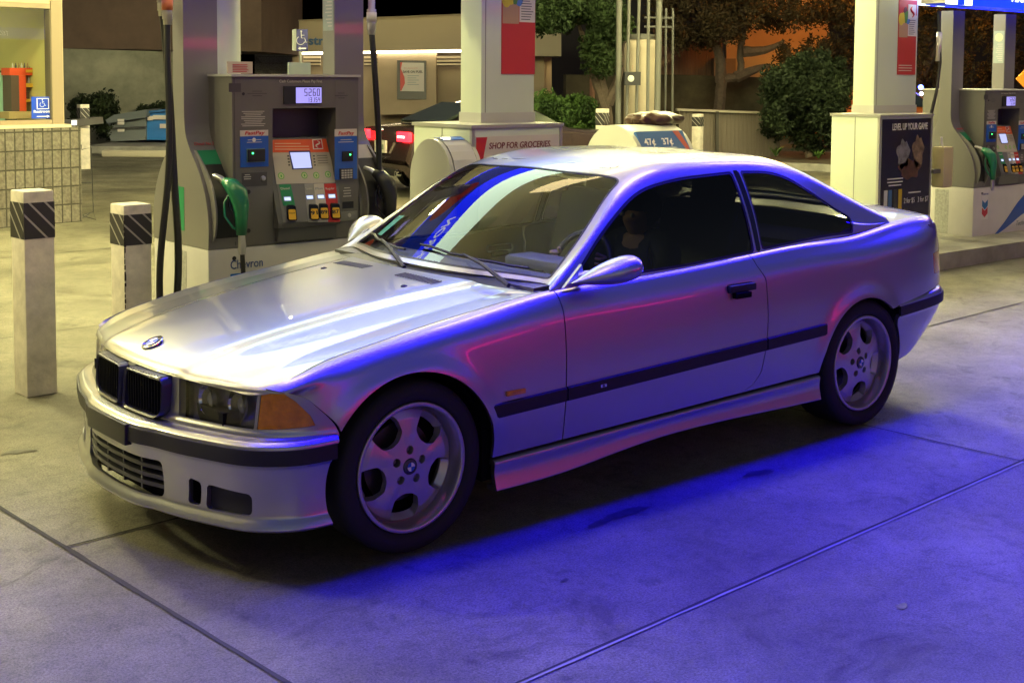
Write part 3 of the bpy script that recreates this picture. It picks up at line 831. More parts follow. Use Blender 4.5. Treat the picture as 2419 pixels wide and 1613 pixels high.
# ---------------------------------------------------------------- the driver
def skinned(name, verts, edges, radii, m, parent=None, root=0, sub=2):
    me = bpy.data.meshes.new(name); me.from_pydata([tuple(map(float, v)) for v in verts], edges, []); o = bpy.data.objects.new(name, me); col.objects.link(o)
    o.modifiers.new('s', 'SKIN'); 
    for i, r in enumerate(radii):
        r = r if hasattr(r, '__len__') else (r, r); me.skin_vertices[0].data[i].radius = r
    me.skin_vertices[0].data[root].use_root = True
    sm = o.modifiers.new('u', 'SUBSURF'); sm.levels = sub; sm.render_levels = sub
    dg = bpy.context.evaluated_depsgraph_get(); dg.update(); out = bpy.data.meshes.new_from_object(o.evaluated_get(dg)); bpy.data.objects.remove(o)
    q = link(name, out, m, parent, 2); return q


SKIN = mat('skin_tone', (.45, .26, .18), rough=.55)
px, py = .17, -.37
pv = [(px + .10, py, .62), (px + .12, py, .78), (px + .11, py, .92), (px + .085, py, .99), (px + .07, py, 1.04), (px + .06, py, 1.11),
      (px + .10, py - .17, .93), (px - .02, py - .23, .76), (px - .22, py - .17, .83), (px - .29, py - .14, .87),
      (px + .10, py + .17, .93), (px - .02, py + .23, .76), (px - .22, py + .17, .83), (px - .29, py + .14, .87)]
pe = [(0, 1), (1, 2), (2, 3), (3, 4), (4, 5), (2, 6), (6, 7), (7, 8), (8, 9), (2, 10), (10, 11), (11, 12), (12, 13)]
person = skinned('person', pv, pe, [(.14, .11), (.15, .11), (.13, .09), .05, (.072, .082), (.078, .088), .055, .042, .03, .035, .055, .042, .03, .035], SKIN)
tag(person, 'driver in a dark top sitting at the wheel, face just visible through the tinted window', 'person')
# face: nose, brow and chin pulled out of the head, ears and eyes
for v in person.data.vertices:
    x, y, z = v.co
    if z > .98 and x < px + .05:
        w_ = math.exp(-((y - py) / .014) ** 2); v.co.x -= .022 * w_ * math.exp(-((z - 1.058) / .018) ** 2)
        v.co.x -= .010 * math.exp(-((y - py) / .03) ** 2) * math.exp(-((z - 1.0) / .02) ** 2)
        for s_ in (-1, 1): v.co.x += .010 * math.exp(-((y - py - s_ * .032) / .014) ** 2) * math.exp(-((z - 1.078) / .012) ** 2)
shirt = skinned('shirt', [pv[0], pv[1], (px + .095, py, .972), pv[6], pv[7], (px - .08, py - .22, .785), pv[10], pv[11], (px - .08, py + .22, .785)], [(0, 1), (1, 2), (2, 3), (3, 4), (4, 5), (2, 6), (6, 7), (7, 8)], [(.155, .125), (.165, .125), (.075, .075), .075, .056, .05, .07, .056, .05], mat('shirt_dark', (.03, .035, .06), rough=.9), person)
trs = skinned('trousers', [(px + .06, py, .66), (px + .02, py - .10, .64), (px - .38, py - .12, .68), (px - .62, py - .12, .42), (px + .02, py + .10, .64), (px - .38, py + .12, .68), (px - .62, py + .12, .42)], [(0, 1), (1, 2), (2, 3), (0, 4), (4, 5), (5, 6)], [(.15, .11), .09, .065, .05, .09, .065, .05], mat('trouser_dark', (.02, .02, .025), rough=.9), person)
bm = bmesh.new(); g = bmesh.ops.create_uvsphere(bm, u_segments=24, v_segments=16, radius=.1)['verts']
for v in g:
    if v.co.x < -.03 and v.co.z < .045: v.co *= .55
    v.co.z *= .98
link('hair', bm, mat('hair_dark', (.02, .014, .01), rough=.7), person, 2, (px + .078, py, 1.105))
for s_ in (-1, 1):
    bm = bmesh.new(); bmesh.ops.create_uvsphere(bm, u_segments=10, v_segments=8, radius=.011); link('eye', bm, mat('eye_white', (.6, .6, .58), rough=.2), person, 2, (px - .006, py + s_ * .032, 1.078))
    hb = (px - .295, py + s_ * .155, .885)
    for k in range(4):
        a = hb; kz = .022 * (k - 1.5); L_ = (.075, .085, .08, .065)[k]
        q = skinned('finger', [(a[0] + .012, a[1], a[2] + kz), (a[0] - .022, a[1] + s_ * .012, a[2] + kz), (a[0] - .035, a[1] - s_ * .012, a[2] + kz), (a[0] - .018, a[1] - s_ * (.03 + L_ * .1), a[2] + kz)], [(0, 1), (1, 2), (2, 3)], [.010, .009, .0085, .0075], SKIN, person, 0, 1)
    skinned('thumb', [(hb[0] + .02, hb[1], hb[2] + .03), (hb[0] - .005, hb[1] - s_ * .025, hb[2] + .045), (hb[0] - .02, hb[1] - s_ * .035, hb[2] + .055)], [(0, 1), (1, 2)], [.012, .010, .008], SKIN, person, 0, 1)
# ================================================================ setting: ground, kerbs, joints
def ground_mat():
    m = bpy.data.materials.new('concrete_paving'); m.use_nodes = True; t = m.node_tree; b = t.nodes['Principled BSDF']
    tc = t.nodes.new('ShaderNodeTexCoord')

    def noise(scale, det=8, rough=.65, dist=0.):
        n = t.nodes.new('ShaderNodeTexNoise'); n.inputs['Scale'].default_value = scale; n.inputs['Detail'].default_value = det
        n.inputs['Roughness'].default_value = rough; n.inputs['Distortion'].default_value = dist
        t.links.new(tc.outputs['Object'], n.inputs['Vector']); return n.outputs['Fac']

    def ramp(src, p0, c0, p1, c1):
        r = t.nodes.new('ShaderNodeValToRGB'); r.color_ramp.elements[0].position = p0; r.color_ramp.elements[1].position = p1
        r.color_ramp.elements[0].color = (*c0, 1); r.color_ramp.elements[1].color = (*c1, 1); t.links.new(src, r.inputs[0]); return r.outputs[0]

    def mul(a, bb, f=1.):
        x = t.nodes.new('ShaderNodeMix'); x.data_type = 'RGBA'; x.blend_type = 'MULTIPLY'; x.inputs[0].default_value = f
        t.links.new(a, x.inputs[6]); t.links.new(bb, x.inputs[7]); return x.outputs[2]
    c = ramp(noise(.9, 12, .75), .32, (.155, .143, .105), .66, (.38, .355, .26))
    c = mul(c, ramp(noise(.35, 4, .6, .6), .40, (.60, .60, .60), .56, (1, 1, 1)))
    c = mul(c, ramp(noise(3.2, 6, .7, 1.2), .32, (.52, .51, .49), .46, (1, 1, 1)))
    c = mul(c, ramp(noise(120, 5, .9), .40, (.34, .34, .33), .58, (1.0, 1.0, 1.0)))
    v = t.nodes.new('ShaderNodeTexVoronoi'); v.inputs['Scale'].default_value = 2.3; t.links.new(tc.outputs['Object'], v.inputs['Vector'])
    c = mul(c, ramp(v.outputs['Distance'], .03, (.35, .34, .33), .075, (1, 1, 1)), .7)
    c = mul(c, ramp(noise(22, 5, .75, .5), .34, (.70, .69, .68), .50, (1, 1, 1)))
    t.links.new(c, b.inputs['Base Color'])
    rr = ramp(noise(1.6, 6), .3, (.42, .42, .42), .7, (.78, .78, .78)); t.links.new(rr, b.inputs['Roughness'])
    bp = t.nodes.new('ShaderNodeBump'); bp.inputs['Strength'].default_value = .6; bp.inputs['Distance'].default_value = .006
    t.links.new(noise(160, 5, .85), bp.inputs['Height']); t.links.new(bp.outputs[0], b.inputs['Normal'])
    return m


bm = bmesh.new(); v = [bm.verts.new((x, y, 0)) for x, y in ((-120, -120), (250, -120), (250, 250), (-120, 250))]; bm.faces.new(v)
tag(link('ground', bm, ground_mat()), kind='structure')
JM = mat('joint_filler', (.035, .033, .030), rough=.9)
JL = mat('joint_sealant_pale', (.34, .33, .31), rough=.6)
GA = R(3.5); e1 = np.array([math.cos(GA), math.sin(GA)]); e2 = np.array([-math.sin(GA), math.cos(GA)])


def strip(name, a, b, wd, m, z=.004, jit=.0015):
    a, b = np.array(a, float), np.array(b, float); d = b - a; L = np.hypot(*d); d /= L; n = np.array([-d[1], d[0]]); k = max(2, int(L / .12))
    bm = bmesh.new(); prev = None
    for i in range(k + 1):
        p = a + d * L * i / k; w1 = wd * (.75 + .5 * random.random()) / 2; o = random.uniform(-jit, jit)
        cur = [bm.verts.new((*(p + n * (o + w1)), z)), bm.verts.new((*(p + n * (o - w1)), z))]
        if prev: bm.faces.new((prev[0], prev[1], cur[1], cur[0]))
        prev = cur
    bmesh.ops.recalc_face_normals(bm, faces=bm.faces[:])
    return tag(link(name, bm, m), kind='structure')


P0 = np.array([-2.29, 0.01])
strip('ground_joint', P0 - e2 * 6, P0 + e2 * 3.9, .020, JM)
strip('ground_joint', P0, P0 + e1 * 9.0, .012, JM, .0045)
strip('ground_joint', (-4.5, -1.985), (9, -1.165), .011, JM, .0041); strip('joint_edge', (-4.5, -1.997), (9, -1.177), .009, JL, .0037)
strip('ground_joint', (-7, 3.55), (14, 4.72), .012, JM, .0043)
strip('ground_joint', (1.32, 0), (1.50, -3.5), .010, JM, .0046)
strip('ground_joint', (-7, 7.2), (24, 8.6), .02, JM, .0043)
strip('ground_joint', (-9, 12.6), (30, 15), .03, JM, .0043)

KM = mat('kerb_concrete', (.30, .29, .26), rough=.75, noise=.45, nscale=2.5, bump=.3, bscale=90)
bm = bmesh.new(); prism(bm, [(x, y, 0) for x, y in round_poly([(-.72, 1.86), (12, 1.72), (12, 3.35), (-.72, 3.35)], [.25, .2, .2, .25])], (0, 0, .15))
tag(link('island_kerb', bm, KM), kind='structure')

# ================================================================ canopy
WM = mat('white_cladding', (.62, .62, .58), rough=.45, coat=.2, noise=.05, nscale=2)
can = empty('canopy', (2, 4.5, 4.6), 0, 'flat lit canopy roof over the pump islands with an assumed glowing blue edge band', 'canopy')


def par(o, p):
    o.parent = p; o.matrix_parent_inverse = Matrix.Translation(-Vector(p.location)) if p.rotation_euler[2] == 0 else (Matrix.Translation(p.location) @ Matrix.Rotation(p.rotation_euler[2], 4, 'Z')).inverted()
    return o


par(boxo('soffit', (-12, -.30, 4.72), (16, 10.5, 4.80), mat('soffit_cream', (.80, .76, .62), rough=.5)), can)
par(boxo('fascia', (-12, -.36, 3.50), (16, -.301, 5.5), WM), can)  # fascia skirt lowered to shield the islands from the blue bar
bm = bmesh.new(); prism(bm, [(-12, -.363, 4.215), (-12, -.99, 4.93), (-12, -.99, 5.1), (-12, -.363, 5.1)], (28, 0, 0)); par(link('edge_housing', bm, WM), can)
bm = bmesh.new(); prism(bm, [(-3.5, -.385, 4.20), (-3.5, -.96, 4.86), (-3.5, -.963, 4.865), (-3.5, -.388, 4.205)], (12.5, 0, 0)); par(link('assumed_blue_bar', bm, mat('assumed_blue_led', (.0, .0, .3), emit=(.006, .0, 1), es=50)), can)  # unseen bar, assumed from the blue light on car and ground
FL = mat('added_flood_led', (.9, .9, .9), emit=(1, .88, .48), es=230)  # floods added on the rear edge to brighten the background
for x in (-9, -5, -1, 3, 7, 11, 15):
    q = par(boxo('added_flood', (x - .42, 10.52, 4.85), (x + .42, 10.60, 5.3), WM), can)
    boxo('diffuser', (x - .38, 10.602, 4.88), (x + .38, 10.606, 5.26), FL, q)
LM = mat('canopy_led', (.9, .9, .9), emit=(1, .92, .42), es=290); LM1 = mat('canopy_led_dim', (.9, .9, .9), emit=(1, .76, .36), es=6.0)
for x in (-5.6, -1.9, 1.8, 5.5, 9.2, 12.9):
    for y in (.5, 2.7, 4.9, 7.1):
        hx, hy = (.18, .18) if y > 4 else (1.0, .27)
        q = par(boxo('light_fixture', (x - hx - .06, y - hy - .06, 4.655), (x + hx + .06, y + hy + .06, 4.719), WM), can)
        e = boxo('diffuser', (x - hx, y - hy, 4.42 if y > 4 else 4.58), (x + hx, y + hy, 4.654), LM1 if y < 4 else LM); e.parent = q
for o in list(can.children): pass

# spanner signs above the pumps
BLUE_L = mat('sign_blue_lit', (.0, .02, .3), emit=(0, .012, 1), es=4.5)
WHITE_L = mat('sign_white_lit', (.7, .7, .7), emit=(.72, .9, 1), es=2.4)
UNDER_L = mat('sign_underside_lit', (.7, .75, .7), emit=(.70, .95, .70), es=5.5)


def spanner(x0, x1, z0, label, y0=2.22, y1=3.12, pale=True):
    s = empty('spanner_sign', ((x0 + x1) / 2, (y0 + y1) / 2, z0), 0, label, 'lit sign', 'lit signs above the pumps')
    cx, cy = s.location[0], s.location[1]
    def L(o): o.parent = s; return o
    a, b, c, d = x0 - cx, x1 - cx, y0 - cy, y1 - cy
    L(boxo('body', (a, c + .03, .012), (b, d - .03, .78), WM))
    L(boxo('underside_panel', (a + .05, c + .05, .002), (b - .05, d - .05, .010), mat('underside_blue', (.0, .02, .2), emit=(.0, .05, .9), es=.5)))  # underside graphics are unlit; a faint glow is put into blue and red
    bm = bmesh.new(); rd_ = min(.34, (d - c) * .4); lathe(bm, [(.0005, -.002), (rd_, -.002), (rd_, .0005)], 32, 'z', ctr=(a + 2.3, 0, 0)); L(link('red_disc', bm, mat('underside_red', (.2, .0, .0), emit=(.5, .02, .02), es=.6)))
    for yy, sg in ((c, -1), (d, 1)):
        def F(nm, xa, xb, za, zb, m): L(boxo(nm, (xa, min(yy, yy - sg * .028), za), (xb, max(yy, yy - sg * .028), zb), m))
        BF = BLUE_L if pale else mat('assumed_sign_blue', (.0, .01, .3), emit=(.0, .0, 1), es=1.0); F('blue_face', a + .42, b, 0, .27, BF); F('white_end', a, a + .16, 0, .27, WHITE_L if pale else BF); F('blue_stripe', a + .162, a + .28, 0, .27, BF); F('white_stripe', a + .282, a + .418, 0, .27, WHITE_L if pale else BF)
        F('pale_panel', a, b, .272, .78, UNDER_L if pale else WM)
        text('lettering', 'TECHRON', (a + 1.1 if sg < 0 else b - 1.5, yy + sg * .002, .07), .15, mat('sign_text_lit', (.8, .8, .8), emit=(.85, .9, 1), es=2.5), s, ux=(-sg, 0, 0), shear=.3, bold=.02)
    return s


spanner(-1.85, 2.3, 2.50, 'glowing blue sign with slanted white lettering above the nearest pump')
spanner(6.95, 10.6, 2.39, 'glowing blue sign with slanted white lettering over the right-hand pump, at the top right corner', 2.20, 2.52)

spanner(-2.6, 4.2, 2.55, 'assumed glowing blue sign over the next island behind the photographer, nearer end', -8.0, -7.1, False)  # unseen sign, assumed for the blue highlights along the car's side
spanner(5.4, 12.6, 2.55, 'assumed glowing blue sign over the next island behind the photographer, far end', -8.0, -7.1, False)  # likewise assumed and unseen, carries the same blue further along

# ================================================================ fuel dispensers
PG = mat('pump_grey', (.125, .118, .112), rough=.42, noise=.12, nscale=3, coat=.1)
PGD = mat('pump_grey_dark', (.055, .052, .055), rough=.45)
PT = mat('tower_grey', (.18, .172, .17), rough=.32, coat=.3)
PW = mat('pump_base_white', (.62, .60, .58), rough=.4, coat=.2, noise=.08, nscale=4)
BEI = mat('console_beige', (.48, .43, .36), rough=.45)
ORG = mat('strip_orange', (.72, .09, .02), rough=.4)
BLU = mat('panel_blue', (.01, .10, .50), rough=.35)
GRN = mat('panel_green', (.01, .22, .09), rough=.45)
REDP = mat('panel_red', (.50, .02, .02), rough=.45)
LCD = mat('lcd_violet', (.1, .1, .2), emit=(.42, .36, 1), es=1.0)
LCDW = mat('lcd_blue_white', (.1, .1, .2), emit=(.55, .6, 1), es=1.0)
INK = mat('black_ink', (.01, .01, .015), rough=.6)
PWR = mat('price_lit', (.1, .1, .2), emit=(.6, .7, 1), es=1.3)
YEL = mat('octane_yellow', (.75, .42, .02), rough=.45)
PALE = mat('pale_label', (.55, .52, .48), rough=.5)
GLED = mat('green_led', (0, .2, 0), emit=(.05, 1, .2), es=6)
HOSE = mat('hose_rubber', (.010, .010, .011), rough=.38)


def lines(name, c, w, n, dz, m, parent, y, h=.006, ragged=True):
    """a block of printed lines too small to read"""
    bm = bmesh.new()
    for k in range(n):
        ww = w * (1 if not ragged else random.uniform(.62, 1)); z = c[1] - k * dz
        box(bm, (c[0] - ww / 2, y - .0008, z - h / 2), (c[0] + ww / 2, y, z + h / 2))
    return link(name, bm, m, parent)


OX, OY, OZ = -.557, 2.30, .15


def make_pump():
    d = empty('fuel_dispenser', (OX, OY, OZ), 0, 'grey fuel dispenser with green nozzle and lit 52.60 display behind the car bonnet', 'fuel pump', 'fuel dispensers')

    def q(a, b, y=OY):
        p = atp(*Z2(a, b), (0, 1, 0), y); return p[0] - OX, p[2] - OZ
    # base
    b = boxo('base', (0, 0, 0), (1.26, .72, .535), PW, d, .006)
    boxo('plinth', (.01, .012, -.02), (1.25, .71, .012), PGD, d)
    # bell shaped towers
    for x0 in (0., 1.04):
        zq = np.linspace(.538, 2.36, 60)
        prof = [(float(np.clip(a, -.01, .2902)), z) for a, z in zip(Spl([.538, .67, .83, .99, 1.14, 1.22, 1.29, 1.36, 1.6, 2.36 + .1], [.002, -.012, .016, .105, .215, .262, .284, .29, .29, .29])(zq + .145 * 0), zq)]
        prof = [(float(np.interp(z + .15, [.69, .824, .986, 1.144, 1.22, 1.29, 1.34, 1.40, 3], [.002, -.012, .018, .110, .185, .252, .280, .29, .29])), z) for z in zq]
        ya = np.array([p[0] for p in prof]); ya = np.convolve(np.pad(ya, 2, 'edge'), np.ones(5) / 5, 'valid'); prof = list(zip(ya.tolist(), zq.tolist()))
        pts = [(x0, a, z) for a, z in prof] + [(x0, .72 - a, z) for a, z in prof[::-1]]
        bm = bmesh.new(); prism(bm, pts, (.22, 0, 0))
        t = link('tower', bm, PT, d); 
        # nozzle boot: dark recess on the front of the tower
        def yf(z): return float(np.interp(z, [p[1] for p in prof], [p[0] for p in prof]))
        bm = bmesh.new()
        zs = np.linspace(.60, 1.02, 10)
        pr = [(x0 + .04, yf(z) - .004, z) for z in zs]
        a_ = [bm.verts.new((x0 + .035, yf(z) - .004, z)) for z in zs]; b_ = [bm.verts.new((x0 + .195, yf(z) - .004, z)) for z in zs]
        for i in range(9): bm.faces.new((a_[i], b_[i], b_[i + 1], a_[i + 1]))
        link('nozzle_boot', bm, mat('boot_black', (.012, .012, .014), rough=.4), t)
        # boot cheeks
        for xx in (x0 + .022, x0 + .188):
            bm = bmesh.new(); zz = np.linspace(.58, 1.10, 14)
            poly = [(xx, yf(z) - .002, z) for z in zz] + [(xx, yf(z) - .012 - .05 * abs(math.sin(math.pi * (z - .58) / .52)) ** .7, z) for z in zz[::-1]]
            prism(bm, poly, (.012, 0, 0)); link('boot_cheek', bm, PT, t)
        lab = bmesh.new(); zs2 = (1.02, 1.10)
        prism(lab, [(x0 + .03, yf(zs2[0]) - .003, zs2[0]), (x0 + .19, yf(zs2[0]) - .003, zs2[0]), (x0 + .19, yf(zs2[1]) - .003, zs2[1]), (x0 + .03, yf(zs2[1]) - .003, zs2[1])], (0, -.002, .001))
        link('grade_label', lab, GRN if x0 == 0 else PALE, t)
        if x0 == 0:
            text('grade_text', 'Diesel No.2', (x0 + .035, yf(1.13) - .006, 1.13), .026, mat('red_ink', (.5, .03, .04), rough=.5), t, uy=(0, .3, 1))
            boxo('side_notice', (-.002, .30, .62), (-.0005, .42, .88), GRN, t)
            boxo('side_sheet', (-.002, .28, .04), (-.0005, .44, .50), mat('paper_grey', (.42, .42, .40), rough=.6, noise=.4, nscale=40), t)
        else:
            boxo('side_sticker', (x0 - .002, .30, 1.83), (x0 - .0005, .42, 2.18), mat('sticker_teal_grey', (.30, .36, .34), rough=.5), t)
            bm = bmesh.new(); lathe(bm, [(.0005, -.004), (.045, -.004), (.045, -.003)], 24, 'x', ctr=(x0, .36, 2.11)); link('sticker_symbol', bm, mat('symbol_cream', (.75, .62, .35), rough=.5), t)
            lb = bmesh.new()
            for k in range(9): box(lb, (x0 - .0035, .315, 1.855 + k * .022), (x0 - .002, .36 + .04 * random.random(), 1.863 + k * .022))
            link('sticker_lines', lb, PALE, t)
    # cabinet
    X0, X1, ZB, ZT = .160, 1.030, .54, 1.535
    ax0, az1 = q(672, 575); ax1, _ = q(993, 580); az0 = q(680, 806)[1] - .0; cz0 = q(700, 1180)[1]
    cx0, cx1 = .425, .865
    body = boxo('cabinet', (X0, 0, ZB), (cx0, .72, ZT), PG, d)
    bm = bmesh.new(); 
    box(bm, (cx1, 0, ZB), (X1, .72, ZT)); box(bm, (cx0 - .001, .001, az1), (cx1 + .001, .72, ZT - .0006)); box(bm, (cx0 - .001, .0015, ZB + .001), (cx1 + .001, .72, cz0))
    link('cabinet_frame', bm, PG, d)
    boxo('display_alcove', (cx0 + .001, .20, cz0), (cx1 - .001, .71, az1), PGD, d)
    bm = bmesh.new()
    for xx in (X0 + .07, X0 + .0 + .075): pass
    boxo('top_trim', (X0 - .01, -.012, ZT), (X1 + .012, .73, ZT + .014), mat('trim_light', (.42, .41, .39), rough=.4), d)
    boxo('door_seam', (X0 + .012, -.002, ZB + .01), (X0 + .016, 0.0, ZT - .01), PGD, d)
    # header
    text('notice_text', 'Cash Customers Please Pay First', (q(716, 438)[0], -.001, q(716, 438)[1]), .024, PALE, d, width=q(942, 438)[0] - q(716, 438)[0])
    boxo('camera_plate', (*(q(428 + 45, 490)[0] - .03,), -.003, q(0, 490)[1]), (q(512, 440)[0], -.0002, q(512, 442)[1]), PGD, d)
    for (a, b2, c, dd, k) in ((548, 650, 484, 508, 3), (1010, 1078, 494, 520, 3)):
        x0, z0 = q(a, dd); x1, z1 = q(b2, c); bm = bmesh.new()
        for i in range(k):
            w_ = (x1 - x0) * (.5 if i != 1 else 1) / 2; zc = z0 + (z1 - z0) * i / (k - 1); box(bm, ((x0 + x1) / 2 - w_, -.0015, zc - .002), ((x0 + x1) / 2 + w_, -.0002, zc + .002))
        link('speaker_grille', bm, PGD, d)
    x0, z0 = q(738, 552); x1, z1 = q(938, 457)
    ds = boxo('display', (x0, -.006, z0), (x1, -.0002, z1), INK, d)
    x2, z2 = q(802, 547); x3, z3 = q(936, 464)
    boxo('lcd', (x2, -.008, z2), (x3, -.0062, z3), LCD, ds)
    seg = mat('lcd_digit', (.02, .01, .10), rough=.5)
    S7 = {'0': 'abcdef', '1': 'bc', '2': 'abged', '3': 'abgcd', '4': 'fgbc', '5': 'afgcd', '6': 'afgedc'}

    def digits(s, xr, zb, h, w_, gap, th):
        bm = bmesh.new(); x = xr
        for ch in s[::-1]:
            if ch == '.':
                box(bm, (x + gap * .1, -.0092, zb), (x + gap * .1 + th, -.0083, zb + th)); continue
            x -= w_ + gap
            g = {'a': (x, zb + h - th, x + w_, zb + h), 'd': (x, zb, x + w_, zb + th), 'g': (x, zb + h / 2 - th / 2, x + w_, zb + h / 2 + th / 2), 'b': (x + w_ - th, zb + h / 2, x + w_, zb + h), 'c': (x + w_ - th, zb, x + w_, zb + h / 2), 'f': (x, zb + h / 2, x + th, zb + h), 'e': (x, zb, x + th, zb + h / 2)}
            for s_ in S7[ch]:
                u = g[s_]; box(bm, (u[0], -.0092, u[1]), (u[2], -.0083, u[3]))
        return link('digits', bm, seg, ds)
    hh = z3 - z2
    digits('52.60', x3 - .004, z2 + hh * .46, hh * .46, .020, .009, .0045)
    digits('13.154', x3 - .004, z2 + hh * .06, hh * .30, .012, .007, .003)
    # left column
    x0, z0 = q(510, 672); x1, z1 = q(645, 590)
    lines('instruction_text', ((x0 + x1) / 2, z1), x1 - x0, 9, .0105, PALE, d, -.0005, .0035)
    for (a, b2, c) in ((508, 656, 0), (1008, 1125, 1)):
        x0, z0 = q(a, 723); x1, z1 = q(b2, 688 - 6 * c)
        f = boxo('card_panel', (x0, -.004, z0), (x1, -.0002, z1), mat('fastpay_white', (.62, .58, .52), rough=.4), d)
        text('panel_text', 'FastPay', ((x0 + x1) / 2, -.005, z0 + .009), .03, mat('red_ink'), f, align='CENTER', shear=.2, bold=.02, width=(x1 - x0) * .72)
        zb = q(600, 883 if not c else 975)[1]
        g = boxo('blue_panel', (x0, -.0045, zb), (x1, -.0002, z0 - .001), BLU, f)
        lines('blue_text', ((x0 + x1) / 2, z0 - .022), (x1 - x0) * .75, 2, .014, PALE, f, -.0048, .004)
        if not c:
            cx, cz = q(571, 741); bm = bmesh.new(); lathe(bm, [(.0005, -.0056), (.012, -.0056), (.012, -.0046)], 20, 'y', ctr=(cx + .012, 0, cz)); link('contactless_mark', bm, WHITE, f)
            xa, za = q(545, 857); xb, zb2 = q(633, 789)
            r = boxo('card_reader', (xa, -.022, za), (xb, -.0047, zb2), INK, f, .003)
            boxo('reader_frame', (xa - .004, -.010, za - .004), (xb + .004, -.005, zb2 + .004), mat('reader_green', (.12, .22, .18), rough=.4), f)
            bm = bmesh.new(); bmesh.ops.create_uvsphere(bm, u_segments=10, v_segments=6, radius=.0055); cx, cz = q(566, 811); link('led', bm, GLED, r, False, (cx, -.024, cz))
        else:
            xa, za = q(1045, 855); xb, zb2 = q(1102, 800)
            r = boxo('card_reader', (xa, -.012, za), (xb, -.0047, zb2), INK, f, .002)
            bm = bmesh.new(); bmesh.ops.create_uvsphere(bm, u_segments=10, v_segments=6, radius=.0055); cx, cz = q(1085, 818); link('led', bm, GLED, r, False, (cx, -.014, cz))
            xa, za = q(1032, 950); xb, zb2 = q(1098, 890); kp = boxo('keypad', (xa, -.02, za), (xb, -.0047, zb2), PGD, f, .002)
            bm = bmesh.new()
            for i in range(4):
                for j in range(4): box(bm, (xa + .006 + j * (xb - xa - .008) / 4, -.0235, za + .006 + i * (zb2 - za - .008) / 4), (xa + .006 + (j + .7) * (xb - xa - .008) / 4, -.0202, za + .006 + (i + .65) * (zb2 - za - .008) / 4))
            link('keys', bm, PALE, kp)
    x0, z0 = q(518, 990); x1, z1 = q(650, 910)
    hp = boxo('help_panel', (x0, -.003, z0), (x1, -.0002, z1), PGD, d)
    lines('help_text', (x0 + .035, z1 - .012), .05, 3, .012, PALE, hp, -.0035, .005)
    cx, cz = q(628, 944); bm = bmesh.new(); lathe(bm, [(.0005, -.016), (.014, -.014), (.016, -.003)], 20, 'y', ctr=(cx, 0, cz)); link('call_button', bm, mat('steel', (.5, .5, .5), rough=.3, metal=.8), hp, True)
    for a, b2 in ((553, 1016), (553, 1221), (526, 498)):
        cx, cz = q(a, b2); bm = bmesh.new(); lathe(bm, [(.0005, -.002), (.013 if b2 > 900 else .009, -.002), (.013 if b2 > 900 else .009, -.0002)], 18, 'y', ctr=(cx, 0, cz)); link('lock', bm, INK, d)
    # receipts and cash
    cx, z1 = q(1075, 995); lines('receipt_text', (cx, z1), .065, 4, .017, PALE, d, -.0008, .006)
    x0, z0 = q(1050, 1105); x1, z1 = q(1108, 1065); boxo('receipt_slot', (x0, -.002, z0), (x1, -.0002, z1), INK, d)
    x0, z0 = q(1040, 1172); x1, z1 = q(1128, 1115); rc = boxo('receipt_door', (x0, -.006, z0), (x1, -.0002, z1), mat('pump_grey_light', (.24, .24, .22), rough=.4), d, .002)
    bm = bmesh.new(); lathe(bm, [(.0005, -.009), (.012, -.009), (.013, -.006)], 14, 'y', ctr=((x0 + x1) / 2, 0, (z0 + z1) / 2 + .005)); link('latch', bm, PALE, rc)
    # console: tilted face, top recessed, bottom proud
    zt, zb = q(800, 735)[1], cz0
    yt, yb = .10, -.06

    def yc(z): return yt + (yb - yt) * (zt - z) / (zt - zb)

    def cq(a, b2):
        # pixel to the tilted plane
        n = np.array([0, 1, (yb - yt) / (zt - zb)]); n = np.array([0, 1., -(yt - yb) / (zt - zb)])
        p_ = np.array([OX, OY + yt, OZ + zt]); p = atp(*Z2(a, b2), n, n @ p_); return np.array([p[0] - OX, p[1] - OY, p[2] - OZ])
    bm = bmesh.new(); prism(bm, [(cx0 + .002, yt, zt), (cx0 + .002, yb, zb), (cx0 + .002, yb + .01, zb - .03), (cx0 + .002, .2, zb - .03), (cx0 + .002, .2, zt)], (cx1 - cx0 - .004, 0, 0))
    con = link('console', bm, mat('console_grey', (.11, .11, .11), rough=.45), d)
    nrm = np.array([0, -(zt - zb), -(yt - yb)]); nrm /= np.linalg.norm(nrm)
    if nrm[1] > 0: nrm = -nrm
    upv = np.array([0, yt - yb, zt - zb]); upv /= np.linalg.norm(upv)

    def cplate(nm, pts, m, off=.002, th=.002, par_=None):
        P_ = [cq(*p) + nrm * off for p in pts]; bm = bmesh.new(); prism(bm, P_, nrm * th); return link(nm, bm, m, par_ or con)

    def ctext(s, a, b2, size, m, wpx=None, par_=None, off=.0045, align='LEFT', bold=0.):
        p = cq(a, b2) + nrm * off; w_ = None
        if wpx: w_ = float(cq(a + wpx, b2)[0] - cq(a, b2)[0])
        return text('lettering', s, p, size, m, par_ or con, ux=(1, 0, 0), uy=tuple(upv), width=w_, align=align, bold=bold)
    o1 = cplate('orange_strip', [(676, 740), (962, 735), (978, 806), (678, 806)], ORG)
    bm = bmesh.new()
    for k in range(3):
        a0 = cq(690, 757 + 15 * k) + nrm * .0045; a1 = cq(690 + (150 if k == 0 else 185) - 15 * random.random(), 757 + 15 * k) + nrm * .0045
        prism(bm, [a0, a1, a1 - upv * .005, a0 - upv * .005], nrm * .0004)
    link('strip_text', bm, mat('strip_ink', (.75, .45, .30), rough=.5), con)
    lg = cplate('store_emblem', [(888 + 0, 737), (938, 733), (947, 788), (893, 790)], mat('emblem_white', (.65, .6, .58), rough=.4), .0042, .001)
    sq = cplate('emblem_red', [(893, 742), (934, 738), (942, 783), (898, 785)], REDP, .0053, .0006, lg)
    pts = []
